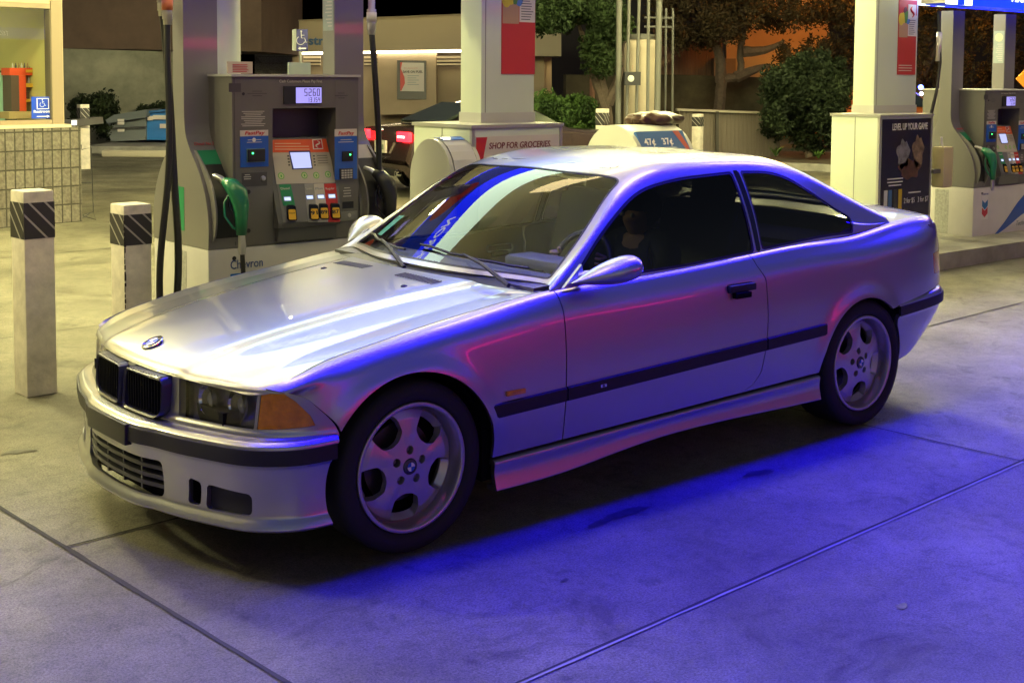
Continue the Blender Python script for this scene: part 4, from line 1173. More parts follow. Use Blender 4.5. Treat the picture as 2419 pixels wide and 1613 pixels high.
    for tt in np.linspace(0, 1, 12): pts.append((917 + 11 * math.sin(tt * 2 * math.pi) + 4 * (tt - .5), 744 + 36 * tt))
    bm = bmesh.new(); tube(bm, [tuple(cq(*p) + nrm * .007) for p in pts], [.0015 + .0035 * abs(math.sin(math.pi * t_)) for t_ in np.linspace(0, 1, 12)], 6); link('emblem_curve', bm, mat('emblem_white'), lg)
    be = cplate('beige_panel', [(678, 808), (978, 803), (1025, 966), (700, 974)], BEI)
    cplate('screen_frame', [(764, 799), (877, 797), (892, 892), (783, 896)], mat('screen_bezel', (.03, .03, .16), rough=.3), .0042, .002)
    cplate('screen', [(770, 806), (872, 804), (885, 886), (790, 890)], LCDW, .0064, .0006)
    bm = bmesh.new()
    for k in range(4):
        for aa in (757, 893):
            p = cq(aa + 2 * k, 828 + 16 * k) + nrm * .0045
            prism(bm, [p, p + np.array([.012, 0, 0]), p + np.array([.012, 0, 0]) + upv * .008, p + upv * .008], nrm * .002)
    link('soft_keys', bm, PGD, con)
    cplate('note_panel', [(906, 806), (967, 804), (985, 875), (915, 880)], mat('note_tan', (.42, .37, .30), rough=.5), .0042, .0006)
    bm = bmesh.new()
    for k in range(4):
        a0 = cq(914 + 2 * k, 822 + 13 * k) + nrm * .0052; a1 = cq(966 + 2 * k, 821 + 13 * k) + nrm * .0052; prism(bm, [a0, a1, a1 - upv * .003, a0 - upv * .003], nrm * .0004)
    link('note_text', bm, INK, con)
    for (a, b2) in ((724, 930), (847, 927), (910, 927), (972, 922)):
        p = cq(a, b2) + nrm * .0042; bm = bmesh.new(); ux_ = np.array([1, 0, 0.])
        for r0, th in ((.021, .0008),): prism(bm, [p + ux_ * r0 * math.cos(t_) + upv * r0 * math.sin(t_) for t_ in np.linspace(0, 2 * math.pi, 24, endpoint=False)], nrm * th)
        g = link('select_mark', bm, mat('mark_green', (.12, .42, .08), rough=.5), con)
        bm = bmesh.new(); prism(bm, [p + nrm * .0009 + ux_ * .016 * math.cos(t_) + upv * .016 * math.sin(t_) for t_ in np.linspace(0, 2 * math.pi, 24, endpoint=False)], nrm * .0008); link('mark_face', bm, mat('mark_cream', (.50, .60, .30), rough=.5), g)
        bm = bmesh.new(); prism(bm, [p + nrm * .0018 + ux_ * .006 * math.cos(t_) + upv * .009 * math.sin(t_) for t_ in np.linspace(0, 2 * math.pi, 10, endpoint=False)], nrm * .0006); link('mark_hand', bm, mat('mark_green'), g)
    cplate('lower_panel', [(702, 976), (1026, 968), (1044, 1168), (735, 1174)], mat('lower_grey', (.16, .155, .16), rough=.45))
    for (a, b2, m, nm) in ((713, 774, GRN, 'Diesel'), (846, 894, mat('strip_silver', (.30, .29, .27), rough=.4), 'Supreme'), (896, 949, mat('strip_cream', (.55, .50, .42), rough=.4), 'Plus'), (951, 1012, REDP, 'Regular')):
        gp = cplate('grade_strip', [(a, 976 if a < 800 else 972), (b2, 974 if a < 800 else 969), (b2 + 24, 1172 if a > 800 else 1085), (a + 22, 1174 if a > 800 else 1088)], m, .0042, .001)
        ctext(nm, a + 8, 1003, .02, PALE if a != 896 else mat('grey_ink', (.2, .25, .3)), b2 - a - 14, gp, .0056)
    for (a, b2) in ((735, 1038), (853, 1030), (912, 1027), (970, 1024)):
        cplate('price_display', [(a, b2), (a + 40, b2 - 1), (a + 44, b2 + 24), (a + 3, b2 + 26)], mat('price_bezel', (.25, .3, .5), rough=.3), .0055, .001)
        cplate('price_lcd', [(a + 4, b2 + 4), (a + 37, b2 + 3), (a + 40, b2 + 20), (a + 7, b2 + 21)], PWR, .0068, .0005)
    for (a, b2, s) in ((775, 1122, ''), (893, 1118, '91'), (945, 1114, '89'), (1007, 1112, '87')):
        hw, h_ = 26, 40
        P_ = [cq(a + x, b2 + y) + nrm * .005 for x, y in round_poly([(-hw + 2, -h_), (hw - 6, -h_), (hw + 3, h_), (-hw + 5, h_)], 10, 3)]
        bm = bmesh.new(); prism(bm, P_, nrm * .014); kb = link('grade_button', bm, BLKG, con)
        P_ = [cq(a + x, b2 + y) + nrm * .0192 for x, y in round_poly([(-hw + 8, -h_ + 20), (hw - 8, -h_ + 20), (hw - 3, h_ - 6), (-hw + 10, h_ - 6)], 6, 3)]
        bm = bmesh.new(); prism(bm, P_, nrm * .001); link('button_face', bm, YEL, kb)
        if s: ctext(s, a - 17, b2 + 12, .032, INK, 36, kb, .0205, bold=.03)
        else:
            ctext('Diesel', a - 14, b2 + 4, .014, INK, 30, kb, .0205)
    # drawer
    x0, z0 = q(716, 1290); x1, z1 = q(1030, 1186)
    bm = bmesh.new(); prism(bm, [(cx0 + .02, -.035, zb - .034), (cx0 + .02, -.02, ZB + .012), (cx0 + .02, .01, ZB + .012), (cx0 + .02, .01, zb - .034)], (cx1 - cx0 - .04, 0, 0)); link('printer_drawer', bm, mat('pump_grey_drawer', (.12, .12, .12), rough=.4), d)
    # nozzles
    for x0, m, nm in ((.0, mat('nozzle_green', (.006, .17, .075), rough=.35, coat=.4), 'nozzle'), (1.04, mat('nozzle_black', (.012, .012, .014), rough=.35), 'nozzle')):
        nz = empty('nozzle', (x0 + .10, .0, .85)); nz.parent = d; nz.scale = (1.2, .95, 1.12)
        bm = bmesh.new(); tube(bm, [(-.03, .04, .10), (-.02, -.01, .09), (0, -.05, .06)], [.014, .015, .020], 12); link('spout', bm, mat('steel'), nz, True)
        bm = bmesh.new()
        tube(bm, [(-.005, -.03, .075), (.012, -.075, .055), (.030, -.115, .015), (.038, -.13, -.05), (.040, -.13, -.12), (.040, -.13, -.20)], [.022, .040, .048, .040, .032, .026], 14)
        link('handle', bm, m, nz, 2)
        bm = bmesh.new(); tube(bm, [(.012, -.07, .02), (-.03, -.085, -.03), (-.035, -.10, -.10), (.0, -.12, -.16), (.035, -.13, -.18)], .006, 8); link('trigger_guard', bm, m if x0 == 0 else BLKG, nz, True)
        bm = bmesh.new(); tube(bm, [(.0, -.08, .03), (-.01, -.10, -.05), (.02, -.12, -.11)], .007, 6); link('trigger', bm, BLKG, nz, True)
        bm = bmesh.new(); tube(bm, [(.040, -.13, -.195), (.042, -.132, -.26), (.042, -.132, -.30)], [.017, .020, .018], 12); link('swivel', bm, mat('steel'), nz, True)
        bm = bmesh.new(); tube(bm, [(.042, -.132, -.29), (.045, -.134, -.38), (.048, -.13, -.50), (.05, -.12, -.62)] if x0 == 0 else [(.042, -.132, -.29), (.05, -.13, -.40), (.055, -.12, -.60)], .012, 10); link('nozzle_hose', bm, HOSE, nz, True)
    # overhead hoses
    def hang(nm, pts, r=.019):
        P_ = [(x - OX, y - OY, z - OZ) for x, y, z in pts]; S_ = Spl(np.arange(len(P_)), P_)(np.linspace(0, len(P_) - 1, 40)); return tubeo(nm, [tuple(p) for p in S_], r, HOSE, d, 10)
    h1 = hang('hose', [(-.80, 2.28, 2.0), (-.815, 2.25, 1.7), (-.84, 2.2, 1.2), (-.895, 2.2, .7), (-.90, 2.2, .35)])
    h2 = hang('hose', [(-.79, 2.36, 2.05), (-.785, 2.30, 1.6), (-.80, 2.22, 1.1), (-.79, 2.2, .7), (-.81, 2.2, .35)], .021)
    h3 = hang('hose', [(.60, 2.34, 1.98), (.605, 2.31, 1.7), (.625, 2.3, 1.3), (.63, 2.31, 1.0), (.66, 2.36, .8)], .019)
    for h, (x, y, z) in ((h1, (-.80, 2.28, 2.0)), (h2, (-.79, 2.36, 2.05)), (h3, (.60, 2.34, 1.98))):
        p = (x - OX, y - OY, z - OZ)
        bm = bmesh.new(); tube(bm, [(p[0], p[1], p[2] - .03), (p[0], p[1], p[2] + .0), (p[0], p[1], p[2] + .001), (p[0], p[1], p[2] + .13), (p[0], p[1], p[2] + .131), (p[0], p[1], p[2] + .19)], [.024, .026, .030, .030, .022, .022], 14); link('breakaway', bm, mat('clear_plastic', (.55, .52, .48), rough=.15, coat=1, metal=.3), h, 2)
        bm = bmesh.new(); tube(bm, [(p[0], p[1], p[2] + .05), (p[0], p[1], p[2] + .11)], .0315, 14); link('breakaway_label', bm, mat('tag_orange', (.6, .16, .06), rough=.4) if x < -.795 else PALE, h, 2)
        bm = bmesh.new(); tube(bm, [(p[0], p[1], p[2] + .19), (p[0], p[1] + .02, p[2] + .32)], .016, 10); link('hanger_pipe', bm, mat('steel'), h, True)
    return d


pump = make_pump()
# base markings of the near pump
text('brand_text', 'Chevron', (.137, -.0025, .413), .075, mat('brand_navy', (.02, .06, .25), rough=.4), pump, width=.212)
boxo('brand_bar', (.139, -.002, .36), (.235, -.0003, .385), mat('brand_blue', (.0, .14, .50), rough=.4), pump)
bm = bmesh.new(); lathe(bm, [(.0005, -.002), (.013, -.002), (.013, -.0002)], 18, 'y', ctr=(.165, 0, .475)); link('lock', bm, INK, pump)
p2 = copy_tree(pump); p2.location = (7.58, 2.25, .12); p2.scale = (.95, .95, .95)
for ch in list(p2.children):
    if ch.name.split('.')[0] in ('brand_text', 'brand_bar'): bpy.data.objects.remove(ch)
for ch in list(p2.children):
    b_ = ch.name.split('.')[0]
    if b_ == 'hose':
        for g in list(ch.children): bpy.data.objects.remove(g)
        bpy.data.objects.remove(ch)
    elif b_ == 'nozzle':
        for g in list(ch.children):
            if g.name.startswith('nozzle_hose'): bpy.data.objects.remove(g)
def L2(x, y, z): return ((x - 7.58) / .95, (y - 2.25) / .95, (z - .12) / .95)
h = tubeo('hose', [L2(7.20, 2.45, 2.34), L2(7.17, 2.42, 2.1), L2(7.165, 2.4, 1.85), L2(7.12, 2.4, 1.58), L2(7.07, 2.42, 1.36), L2(7.03, 2.45, 1.1)], .017, HOSE, p2, 8)
bm = bmesh.new(); tube(bm, [L2(7.163, 2.42, 1.86), L2(7.168, 2.42, 2.0), L2(7.17, 2.42, 2.14)], .028, 12); link('breakaway', bm, mat('clear_plastic'), h, 2)
tag(p2, 'grey fuel dispenser with chevron emblem on its white base at the right edge', 'fuel pump', 'fuel dispensers')
EB, ER = mat('emblem_blue', (.01, .16, .42), rough=.35), mat('emblem_red', (.5, .02, .05), rough=.35)
eb = boxo('emblem', (.16, -.0016, .20), (.29, -.0003, .50), mat('emblem_ground', (.66, .64, .62), rough=.4), p2)
for zc, m in ((.37, EB), (.29, ER)):
    bm = bmesh.new(); prism(bm, [(x, -.0018, zc + z) for x, z in ((.17, .035), (.225, 0), (.28, .035), (.28, -.03), (.225, -.068), (.17, -.03))], (0, -.0012, 0)); link('chevron', bm, m, eb)
text('brand_text', 'Chevron', (.225, -.002, .455), .036, mat('brand_navy'), eb, align='CENTER')
bm = bmesh.new(); S_ = Spl([0, .3, .6, .9], [(.42, .02), (.66, .17), (.92, .36), (1.24, .52)])(np.linspace(0, .9, 24)); S2 = Spl([0, .3, .6, .9], [(.47, .02), (.72, .10), (.98, .20), (1.24, .27)])(np.linspace(0, .9, 24))
va = [bm.verts.new((x, -.0022, z)) for x, z in S_]; vb = [bm.verts.new((x, -.0022, z)) for x, z in S2]
for i in range(23): bm.faces.new((va[i], vb[i], vb[i + 1], va[i + 1]))
link('swoosh', bm, mat('swoosh_blue', (.01, .07, .38), rough=.35), p2)
text('swoosh_text', 'Techron', (.86, -.0026, .09), .075, mat('techron_grey', (.15, .2, .2), rough=.4), p2, shear=.25)

# placards on top of the near pump
t = boxo('placard', (-.405, 2.33, 1.702), (-.245, 2.345, 1.772), mat('placard_cream', (.55, .46, .38), rough=.5))
tag(t, 'small cream and red placard on top of the near fuel pump, left end', 'placard')
bm = bmesh.new()
for k in range(5): box(bm, (-.375 + .0, 2.328, 1.712 + k * .010), (-.265 - .02 * random.random(), 2.3298, 1.716 + k * .010))
link('print', bm, mat('red_ink'), t)
t = boxo('notice_card', (.05, 2.42, 1.694), (.205, 2.435, 1.772), mat('card_green', (.50, .62, .45), rough=.5), None, .003)
tag(t, 'blank pale green card on top of the near fuel pump', 'card')
bm = bmesh.new(); lathe(bm, [(.0005, .030), (.02, .031), (.025, 0)], 10, 'z'); 
bm.free()

# ================================================================ columns and advert boxes
CL = mat('column_cladding', (.58, .64, .52), rough=.3, coat=.3, noise=.04, nscale=1.5)
bm = bmesh.new(); lathe(bm, [(.155, .15), (.155, 4.72)], 40, 'z', ctr=(-.02 + .0, 3.22, 0)); c0 = link('canopy_column', bm, CL, None, 2)
tag(c0, 'round pale column lit greenish white, rising behind the near pump', 'column', 'canopy columns')


def column(x0, x1, y0, y1, label):
    o = boxo('canopy_column', (x0, y0, .15), (x1, y1, 4.72), CL, None, .02); tag(o, label, 'column', 'canopy columns')
    boxo('seam', (x0 + .035, y0 - .002, .2), (x0 + .041, y0 + .001, 4.7), mat('seam_grey', (.2, .2, .19), rough=.5), o)
    boxo('base_collar', (x0 - .004, y0 - .004, 1.362), (x1 + .004, y1 + .004, 1.44), mat('collar', (.46, .46, .43), rough=.3), o)
    return o


CM = column(1.66, 2.155, 2.56, 2.80, 'square pale column in the middle of the picture, above the groceries box')
CR = column(6.42, 7.12, 2.62, 2.86, 'square pale column above the dark game advert box')
POR = mat('poster_red', (.46, .03, .03), rough=.4); POC = mat('poster_cream', (.66, .60, .50), rough=.5)


def poster(name, x0, x1, y, z0, z1, label):
    o = boxo(name, (x0, y - .006, z0), (x1, y - .0005, z1), POR); tag(o, label, 'poster', 'red posters on the columns')
    w_, h_ = x1 - x0, z1 - z0
    def r(a, b, c, d, nm, m, k=.0075):
        return boxo(nm, (x0 + a * w_, y - k, z0 + c * h_), (x0 + b * w_, y - .0062, z0 + d * h_), m, o)
    r(.52, .99, .52, .80, 'text_block', POC)
    bm = bmesh.new()
    for k in range(9): box(bm, (x0 + .57 * w_, y - .0085, z0 + (.545 + .026 * k) * h_), (x0 + (.94 - .12 * random.random()) * w_, y - .0076, z0 + (.552 + .026 * k) * h_))
    link('text_lines', bm, INK, o)
    bag = r(.02, .5, .50, .70, 'paper_bag', mat('bag_brown', (.42, .24, .14), rough=.6))
    for k, (a, b, m, s) in enumerate(((.07, .74, mat('banana', (.62, .48, .03), rough=.5), .055), (.2, .76, mat('banana'), .05), (.33, .78, mat('leaf_veg', (.08, .22, .04), rough=.6), .06), (.44, .75, mat('carton_blue', (.08, .2, .5), rough=.5), .05), (.3, .84, mat('plum', (.12, .03, .06), rough=.5), .045))):
        bm = bmesh.new(); bmesh.ops.create_uvsphere(bm, u_segments=12, v_segments=8, radius=s); q = link('grocery', bm, m, o, True, (x0 + a * w_ + .02, y - .007, z0 + b * h_)); q.scale = (.8, .04, 1.1)
    bm = bmesh.new()
    for k in range(3): box(bm, (x0 + .06 * w_, y - .0085, z0 + (.05 + .035 * k) * h_), (x0 + (.85 - .2 * random.random()) * w_, y - .0064, z0 + (.06 + .035 * k) * h_))
    link('small_print', bm, POC, o)
    return o


zt = lambda a, b, y: atp(*a, (0, 1, 0), y)[2]
po = poster('poster', 1.84, 2.15, 2.56, 1.71, 2.42, 'red grocery poster with a brown bag and bananas on the middle column')
po2 = poster('poster', 6.78, 7.08, 2.62, 1.73, 2.44, 'red grocery poster on the right-hand column above the dark advert')
lgx = boxo('emblem', (6.93, 2.610, 2.26), (7.06, 2.6135, 2.40), mat('emblem_white'), po2)
bm = bmesh.new(); tube(bm, [(6.995 + .026 * math.sin(t_ * 2 * math.pi), 2.6085, 2.28 + .1 * t_) for t_ in np.linspace(0, 1, 12)], [.003 + .008 * math.sin(math.pi * t_) for t_ in np.linspace(0, 1, 12)], 6); link('emblem_curve', bm, REDP, lgx)


def adbox(x0, x1, y0, y1, label):
    o = boxo('advert_box', (x0, y0, .15), (x1, y1, 1.345), CL, None, .004); tag(o, label, 'advert box', 'advert boxes on the island')
    boxo('rim', (x0 - .012, y0 - .012, 1.345), (x1 + .012, y1 + .012, 1.368), mat('rim_alu', (.42, .42, .40), rough=.3, metal=.4), o)
    for a in (x0 - .003, x1 - .02): boxo('corner_trim', (a, y0 - .004, .16), (a + .024, y0 + .02, 1.344), mat('rim_alu'), o)
    ym = (y0 + y1) / 2; boxo('side_seam', (x0 - .002, ym - .003, .2), (x0 - .0003, ym + .003, 1.34), mat('seam_grey'), o)
    return o


g1 = adbox(1.375, 2.185, 2.30, 2.96, 'pale metal box with SHOP FOR GROCERIES lettering below the middle column')
boxo('sign_face', (1.405, 2.292, .6), (2.155, 2.2965, 1.29), mat('sign_offwhite', (.62, .58, .53), rough=.45), g1)
bm = bmesh.new(); pts = [(1.405, 1.285), (1.50, 1.285)] + [(1.50 - .05 * math.sin(math.pi * t_ * .9), 1.285 - .55 * t_) for t_ in np.linspace(.05, 1, 10)] + [(1.405, .72)]
prism(bm, [(x, 2.2915, z) for x, z in pts], (0, -.0015, 0)); link('red_curve', bm, REDP, g1)
text('lettering', 'SHOP FOR GROCERIES.', (1.515, 2.2905, 1.205), .06, mat('maroon_ink', (.16, .01, .02), rough=.5), g1, width=.56, shear=.12, bold=.012)
g2 = adbox(6.05, 6.90, 2.30, 2.82, 'pale metal box with a dark LEVEL UP YOUR GAME advert near the right pump')
AD = mat('advert_navy', (.008, .010, .04), rough=.25, noise=.5, nscale=4, color2=(.03, .02, .03))
boxo('advert_face', (6.085, 2.291, .40), (6.865, 2.2965, 1.325), AD, g2)
text('lettering', 'LEVEL UP YOUR GAME', (6.235, 2.2895, 1.225), .085, mat('advert_white', (.62, .60, .58), rough=.5), g2, width=.57, bold=.02)
for (cx, cz, rx, rz, m) in ((6.42, 1.0, .10, .13, mat('art_grey', (.20, .19, .22), rough=.4, noise=.8, nscale=14)), (6.66, 1.02, .09, .14, mat('art_tan', (.22, .15, .10), rough=.4, noise=.8, nscale=14)), (6.53, .86, .17, .09, mat('art_rust', (.10, .04, .03), rough=.4, noise=.8, nscale=12))):
    bm = bmesh.new(); prism(bm, [(cx + rx * (1 + .18 * math.sin(5 * a)) * math.cos(a), 2.290, cz + rz * (1 + .15 * math.cos(7 * a)) * math.sin(a)) for a in np.linspace(0, 2 * math.pi, 40, endpoint=False)], (0, -.0012, 0)); link('artwork', bm, m, g2)
for i, (x, m) in enumerate(((6.13, mat('can_white', (.5, .5, .52), rough=.4)), (6.20, mat('can_blue', (.04, .12, .3), rough=.4)), (6.28, mat('can_dark', (.03, .03, .04), rough=.4)), (6.36, mat('can_yellow', (.5, .35, .02), rough=.4)))):
    boxo('printed_can', (x, 2.2885, .46), (x + .055, 2.2905, .68), m, g2)
text('lettering', '2 for $5   3 for $7', (6.45, 2.2895, .545), .07, mat('advert_white'), g2, width=.40)
lines('small_print', (6.62, .64), .3, 1, .02, mat('advert_white'), g2, 2.2895, .012); lines('small_print', (6.30, .78), .28, 3, .03, mat('advert_white'), g2, 2.2895, .011)

# ================================================================ rounded washer stations
def arch_poly(w_, h_, zc, n=16): return [(-w_ / 2, 0), (w_ / 2, 0)] + [(w_ / 2 * math.cos(a), zc + (h_ - zc) * math.sin(a)) for a in np.linspace(0, math.pi, n)]


SH = mat('shell_cream', (.52, .53, .47), rough=.35, coat=.2)
s1 = empty('washer_station', (1.12, 2.42, .15), R(2), 'cream rounded screenwash and towel station seen end-on left of the groceries box', 'washer station', 'washer stations on the island')
bm = bmesh.new(); prism(bm, [(0, y, z) for y, z in arch_poly(.44, 1.13, .86)], (.03, 0, 0)); sh = link('end_panel', bm, SH, s1)
bm = bmesh.new(); prism(bm, [(.032, y * .93, z * .985) for y, z in arch_poly(.44, 1.13, .86)], (.21, 0, 0)); link('body', bm, mat('station_grey', (.22, .22, .22), rough=.4), s1)
bm = bmesh.new(); prism(bm, [(.243, y, z) for y, z in arch_poly(.44, 1.13, .86)], (.03, 0, 0)); link('end_panel', bm, SH, s1)
bm = bmesh.new(); a = np.linspace(math.pi * 1.0, math.pi * 1.55, 8)
pp = [(-.205 * math.cos(t_ - math.pi) * 1.02, .86 + .262 * math.sin(t_ - math.pi)) for t_ in a]
for i in range(7):
    (y0, z0), (y1, z1) = pp[i], pp[i + 1]; prism(bm, [(.04, y0 - .004, z0 + .004), (.24, y0 - .004, z0 + .004), (.24, y1 - .004, z1 + .008), (.04, y1 - .004, z1 + .008)], (0, -.003, .003))
link('instruction_label', bm, mat('label_white', (.58, .58, .56), rough=.4), s1)
bm = bmesh.new()
for i in range(5, 7):
    (y0, z0), (y1, z1) = pp[i], pp[i + 1]; prism(bm, [(.045, y0 - .008, z0 + .012), (.235, y0 - .008, z0 + .012), (.235, y1 - .008, z1 + .016), (.045, y1 - .008, z1 + .016)], (0, -.003, .003))
link('blue_band', bm, BLU, s1)
boxo('towel_slot', (.06, -.235, .62), (.21, -.2, .76), INK, s1)
s2 = empty('washer_station', (3.50, 3.12, .15), R(-2), 'cream rounded station with blue 47 and 37 cent offer panel behind the car roof', 'washer station', 'washer stations on the island')
bm = bmesh.new(); prism(bm, [(0, y, z) for y, z in arch_poly(.70, 1.15, .80)], (.62, 0, 0)); link('body', bm, SH, s2)
def ty(z): return -.35 * math.sqrt(max(0, 1 - ((z - .80) / .35) ** 2))
bm = bmesh.new(); prism(bm, [(.04, ty(.86) - .006, .86), (.58, ty(.86) - .006, .86), (.58, ty(1.09) - .006, 1.09), (.04, ty(1.09) - .006, 1.09)], (0, -.02, .012)); of = link('offer_panel', bm, mat('offer_blue', (.02, .10, .32), rough=.3), s2)
nn_ = np.array([0, -(.23), (ty(.86) - ty(1.09)) * -1]); uu_ = np.array([0, ty(1.09) - ty(.86), .23]); uu_ /= np.linalg.norm(uu_); nn_ = np.cross([1, 0, 0], uu_); 
def offp(x, t_, k=.0015): return np.array([x, ty(.86) - .026, .872]) + uu_ * t_ + nn_ * k
text('lettering', '47¢', offp(.09, .145, .002), .085, WHITE, of, uy=uu_, bold=.02); text('lettering', '37¢', offp(.29, .145, .002), .085, WHITE, of, uy=uu_, bold=.02)
for x in (.09, .29):
    bm = bmesh.new()
    for k in range(4):
        a0 = offp(x, .11 - .028 * k, .001); a1 = offp(x + .15 - .03 * random.random(), .11 - .028 * k, .001); prism(bm, [a0, a1, a1 + uu_ * .01, a0 + uu_ * .01], nn_ * .001)
    link('small_print', bm, mat('offer_pale', (.4, .5, .6)), of)
bm = bmesh.new(); prism(bm, [offp(.46, .27, .001), offp(.53, .27, .001), offp(.57, .12, .001), offp(.57, .02, .001), offp(.53, .10, .001)], nn_ * .001); link('red_flash', bm, mat('flash_red', (.4, .06, .04)), of)
bm = bmesh.new(); g = bmesh.ops.create_icosphere(bm, subdivisions=4, radius=.8)['verts']
for v in g:
    n_ = math.sin(v.co.x * 9 + v.co.y * 5) * .07 + math.sin(v.co.x * 23 + v.co.z * 9) * .025 + math.sin(v.co.y * 17 - v.co.x * 4) * .04; v.co *= 1 + n_; v.co.x *= .36; v.co.y *= .22; v.co.z *= .085 * (1 - .5 * v.co.x)
tag(link('garbage_bag', bm, mat('bag_rust', (.045, .016, .010), rough=.35), None, True, tuple(float(a) for a in atp(1505, 274, (0, 1, 0), 3.16))), 'crumpled rust-brown bag lying on the rounded station', 'bag')

# ================================================================ bollards
BW = mat('bollard_white', (.80, .74, .64), rough=.55, noise=.30, nscale=7, bump=.15, bscale=60)
HB = mat('hatch_black', (.035, .033, .035), rough=.5); HW = mat('hatch_pale', (.42, .40, .38), rough=.5)


def bollard(name='bollard', w_=.165, h_=1.085):
    o = boxo(name, (-w_ / 2, -w_ / 2, 0), (w_ / 2, w_ / 2, h_), BW, None, .010)
    z1 = h_ - .06; z0 = z1 - .19
    for ax in range(4):
        ang = ax * math.pi / 2; c, s = math.cos(ang), math.sin(ang); e = w_ / 2

        def tr(u, z, k): return (c * u + s * (e + k), s * u - c * (e + k), z)
        bm = bmesh.new(); prism(bm, [tr(-e, z0, .0012), tr(e, z0, .0012), tr(e, z1, .0012), tr(-e, z1, .0012)], (s * .0008, -c * .0008, 0)); b = link('hatch_band', bm, HB, o)
        bm = bmesh.new()
        for k in range(-1, 3):
            u0 = -e + (k + .25) * w_ * .52
            def cl(u, z): return u, z
            A = [(u0, z1), (u0 + .014, z1), (u0 + .014 + .19 * .95, z0), (u0 + .19 * .95, z0)]
            # clip in u
            out = []
            for (ua_, za), (ub_, zb_) in zip(A, A[1:] + A[:1]):
                ina, inb = -e <= ua_ <= e, -e <= ub_ <= e
                pts_ = [(ua_, za)] if ina else []
                for lim_ in ((-e, e) if ub_ > ua_ else (e, -e)):
                    if (ua_ - lim_) * (ub_ - lim_) < 0:
                        t_ = (lim_ - ua_) / (ub_ - ua_); pts_.append((lim_, za + (zb_ - za) * t_))
                out += pts_
            if len(out) >= 3: prism(bm, [tr(u, z, .0024) for u, z in out], (s * .0006, -c * .0006, 0))
        link('hatch_stripe', bm, HW, b)
    return o


b1 = bollard(); b1.location = (-1.548, 2.34, 0); b1.rotation_euler = (0, 0, R(4)); tag(b1, 'tall white square bollard with black hatched band at the far left', 'bollard', 'white square bollards')


def bcopy(src, loc, label, sc=1, rz=0):
    c = copy_tree(src); c.location = loc; c.rotation_euler = (0, 0, rz); c.scale = (1, 1, sc); c['label'] = label; return c


b2 = bcopy(b1, (-.985, 2.385, 0), 'chipped white square bollard with hatched band standing beside the near pump', .90, R(3))
bm = bmesh.new()
for k in range(26):
    z = .1 + .9 * k / 26; w_ = random.uniform(.004, .012); box(bm, (-.0835, -.0845, z), (-.0835 + w_, -.0826, z + random.uniform(.02, .04)))
link('paint_chip', bm, mat('rust_chip', (.03, .015, .015), rough=.9), b2)
bcopy(b1, (4.93, 17.85, 0), 'small distant white bollard beside the store wall', 1.05)
for (px, py, Z, lab) in ((1384, 250, 21, 'distant white bollard left of the pole frame'), (1494, 258, 22, 'distant white bollard under the tall tank'), (1537, 262, 22.3, 'distant white bollard between the tank and the low fence'), (1603, 262, 24, 'distant white bollard with orange-lit side in front of the low fence')):
    p = at(px, py, Z); bcopy(b1, (p[0], p[1], 0), lab, p[2] / 1.085, R(20))

OIL = mat('oil_dark', (.075, .07, .06), rough=.4, noise=.5, nscale=30)
for (x, y, r, sd_) in ((.35, -1.0, .05, 1), (-.45, -1.0, .06, 2), (-.62, -1.02, .04, 3), (-1.1, -1.35, .015, 4), (4.0, -.35, .07, 5), (3.6, -.7, .04, 6), (-2.0, 1.3, .05, 7), (-2.6, 1.0, .07, 8), (.9, -2.4, .02, 9), (-2.9, -.7, .03, 10), (-1.2, -2.6, .018, 11), (.2, -1.9, .012, 12), (-.4, -2.2, .02, 13)):
    g = np.random.default_rng(sd_); a = np.linspace(0, 2 * math.pi, 26, endpoint=False); rr = r * (1 + .25 * np.sin(2 * a + g.uniform(0, 6)) + .18 * np.sin(5 * a + g.uniform(0, 6)) + .08 * g.normal(size=26))
    bm = bmesh.new(); bm.faces.new([bm.verts.new((x + q * 1.5 * math.cos(t_), y + q * .6 * math.sin(t_), .0032)) for q, t_ in zip(rr, a)]); tag(link('oil_stain', bm, OIL), kind='structure')
# ================================================================ convenience store at the left
SD = np.array([1, .10]) / math.hypot(1, .10); SN = np.array([-SD[1], SD[0]]) * -1          # outward (towards camera)
SO = np.array([1.745, 9.96])


def sp(u, d, z): p = SO + SD * u - SN * d; return (p[0], p[1], z)         # u along wall (0 = corner, negative left), d depth inwards


def sbox(name, u0, u1, d0, d1, z0, z1, m, parent=None):
    bm = bmesh.new(); prism(bm, [sp(u0, d0, z0), sp(u1, d0, z0), sp(u1, d1, z0), sp(u0, d1, z0)], (0, 0, z1 - z0))
    o = link(name, bm, m, None)
    if parent: par(o, parent)
    return o


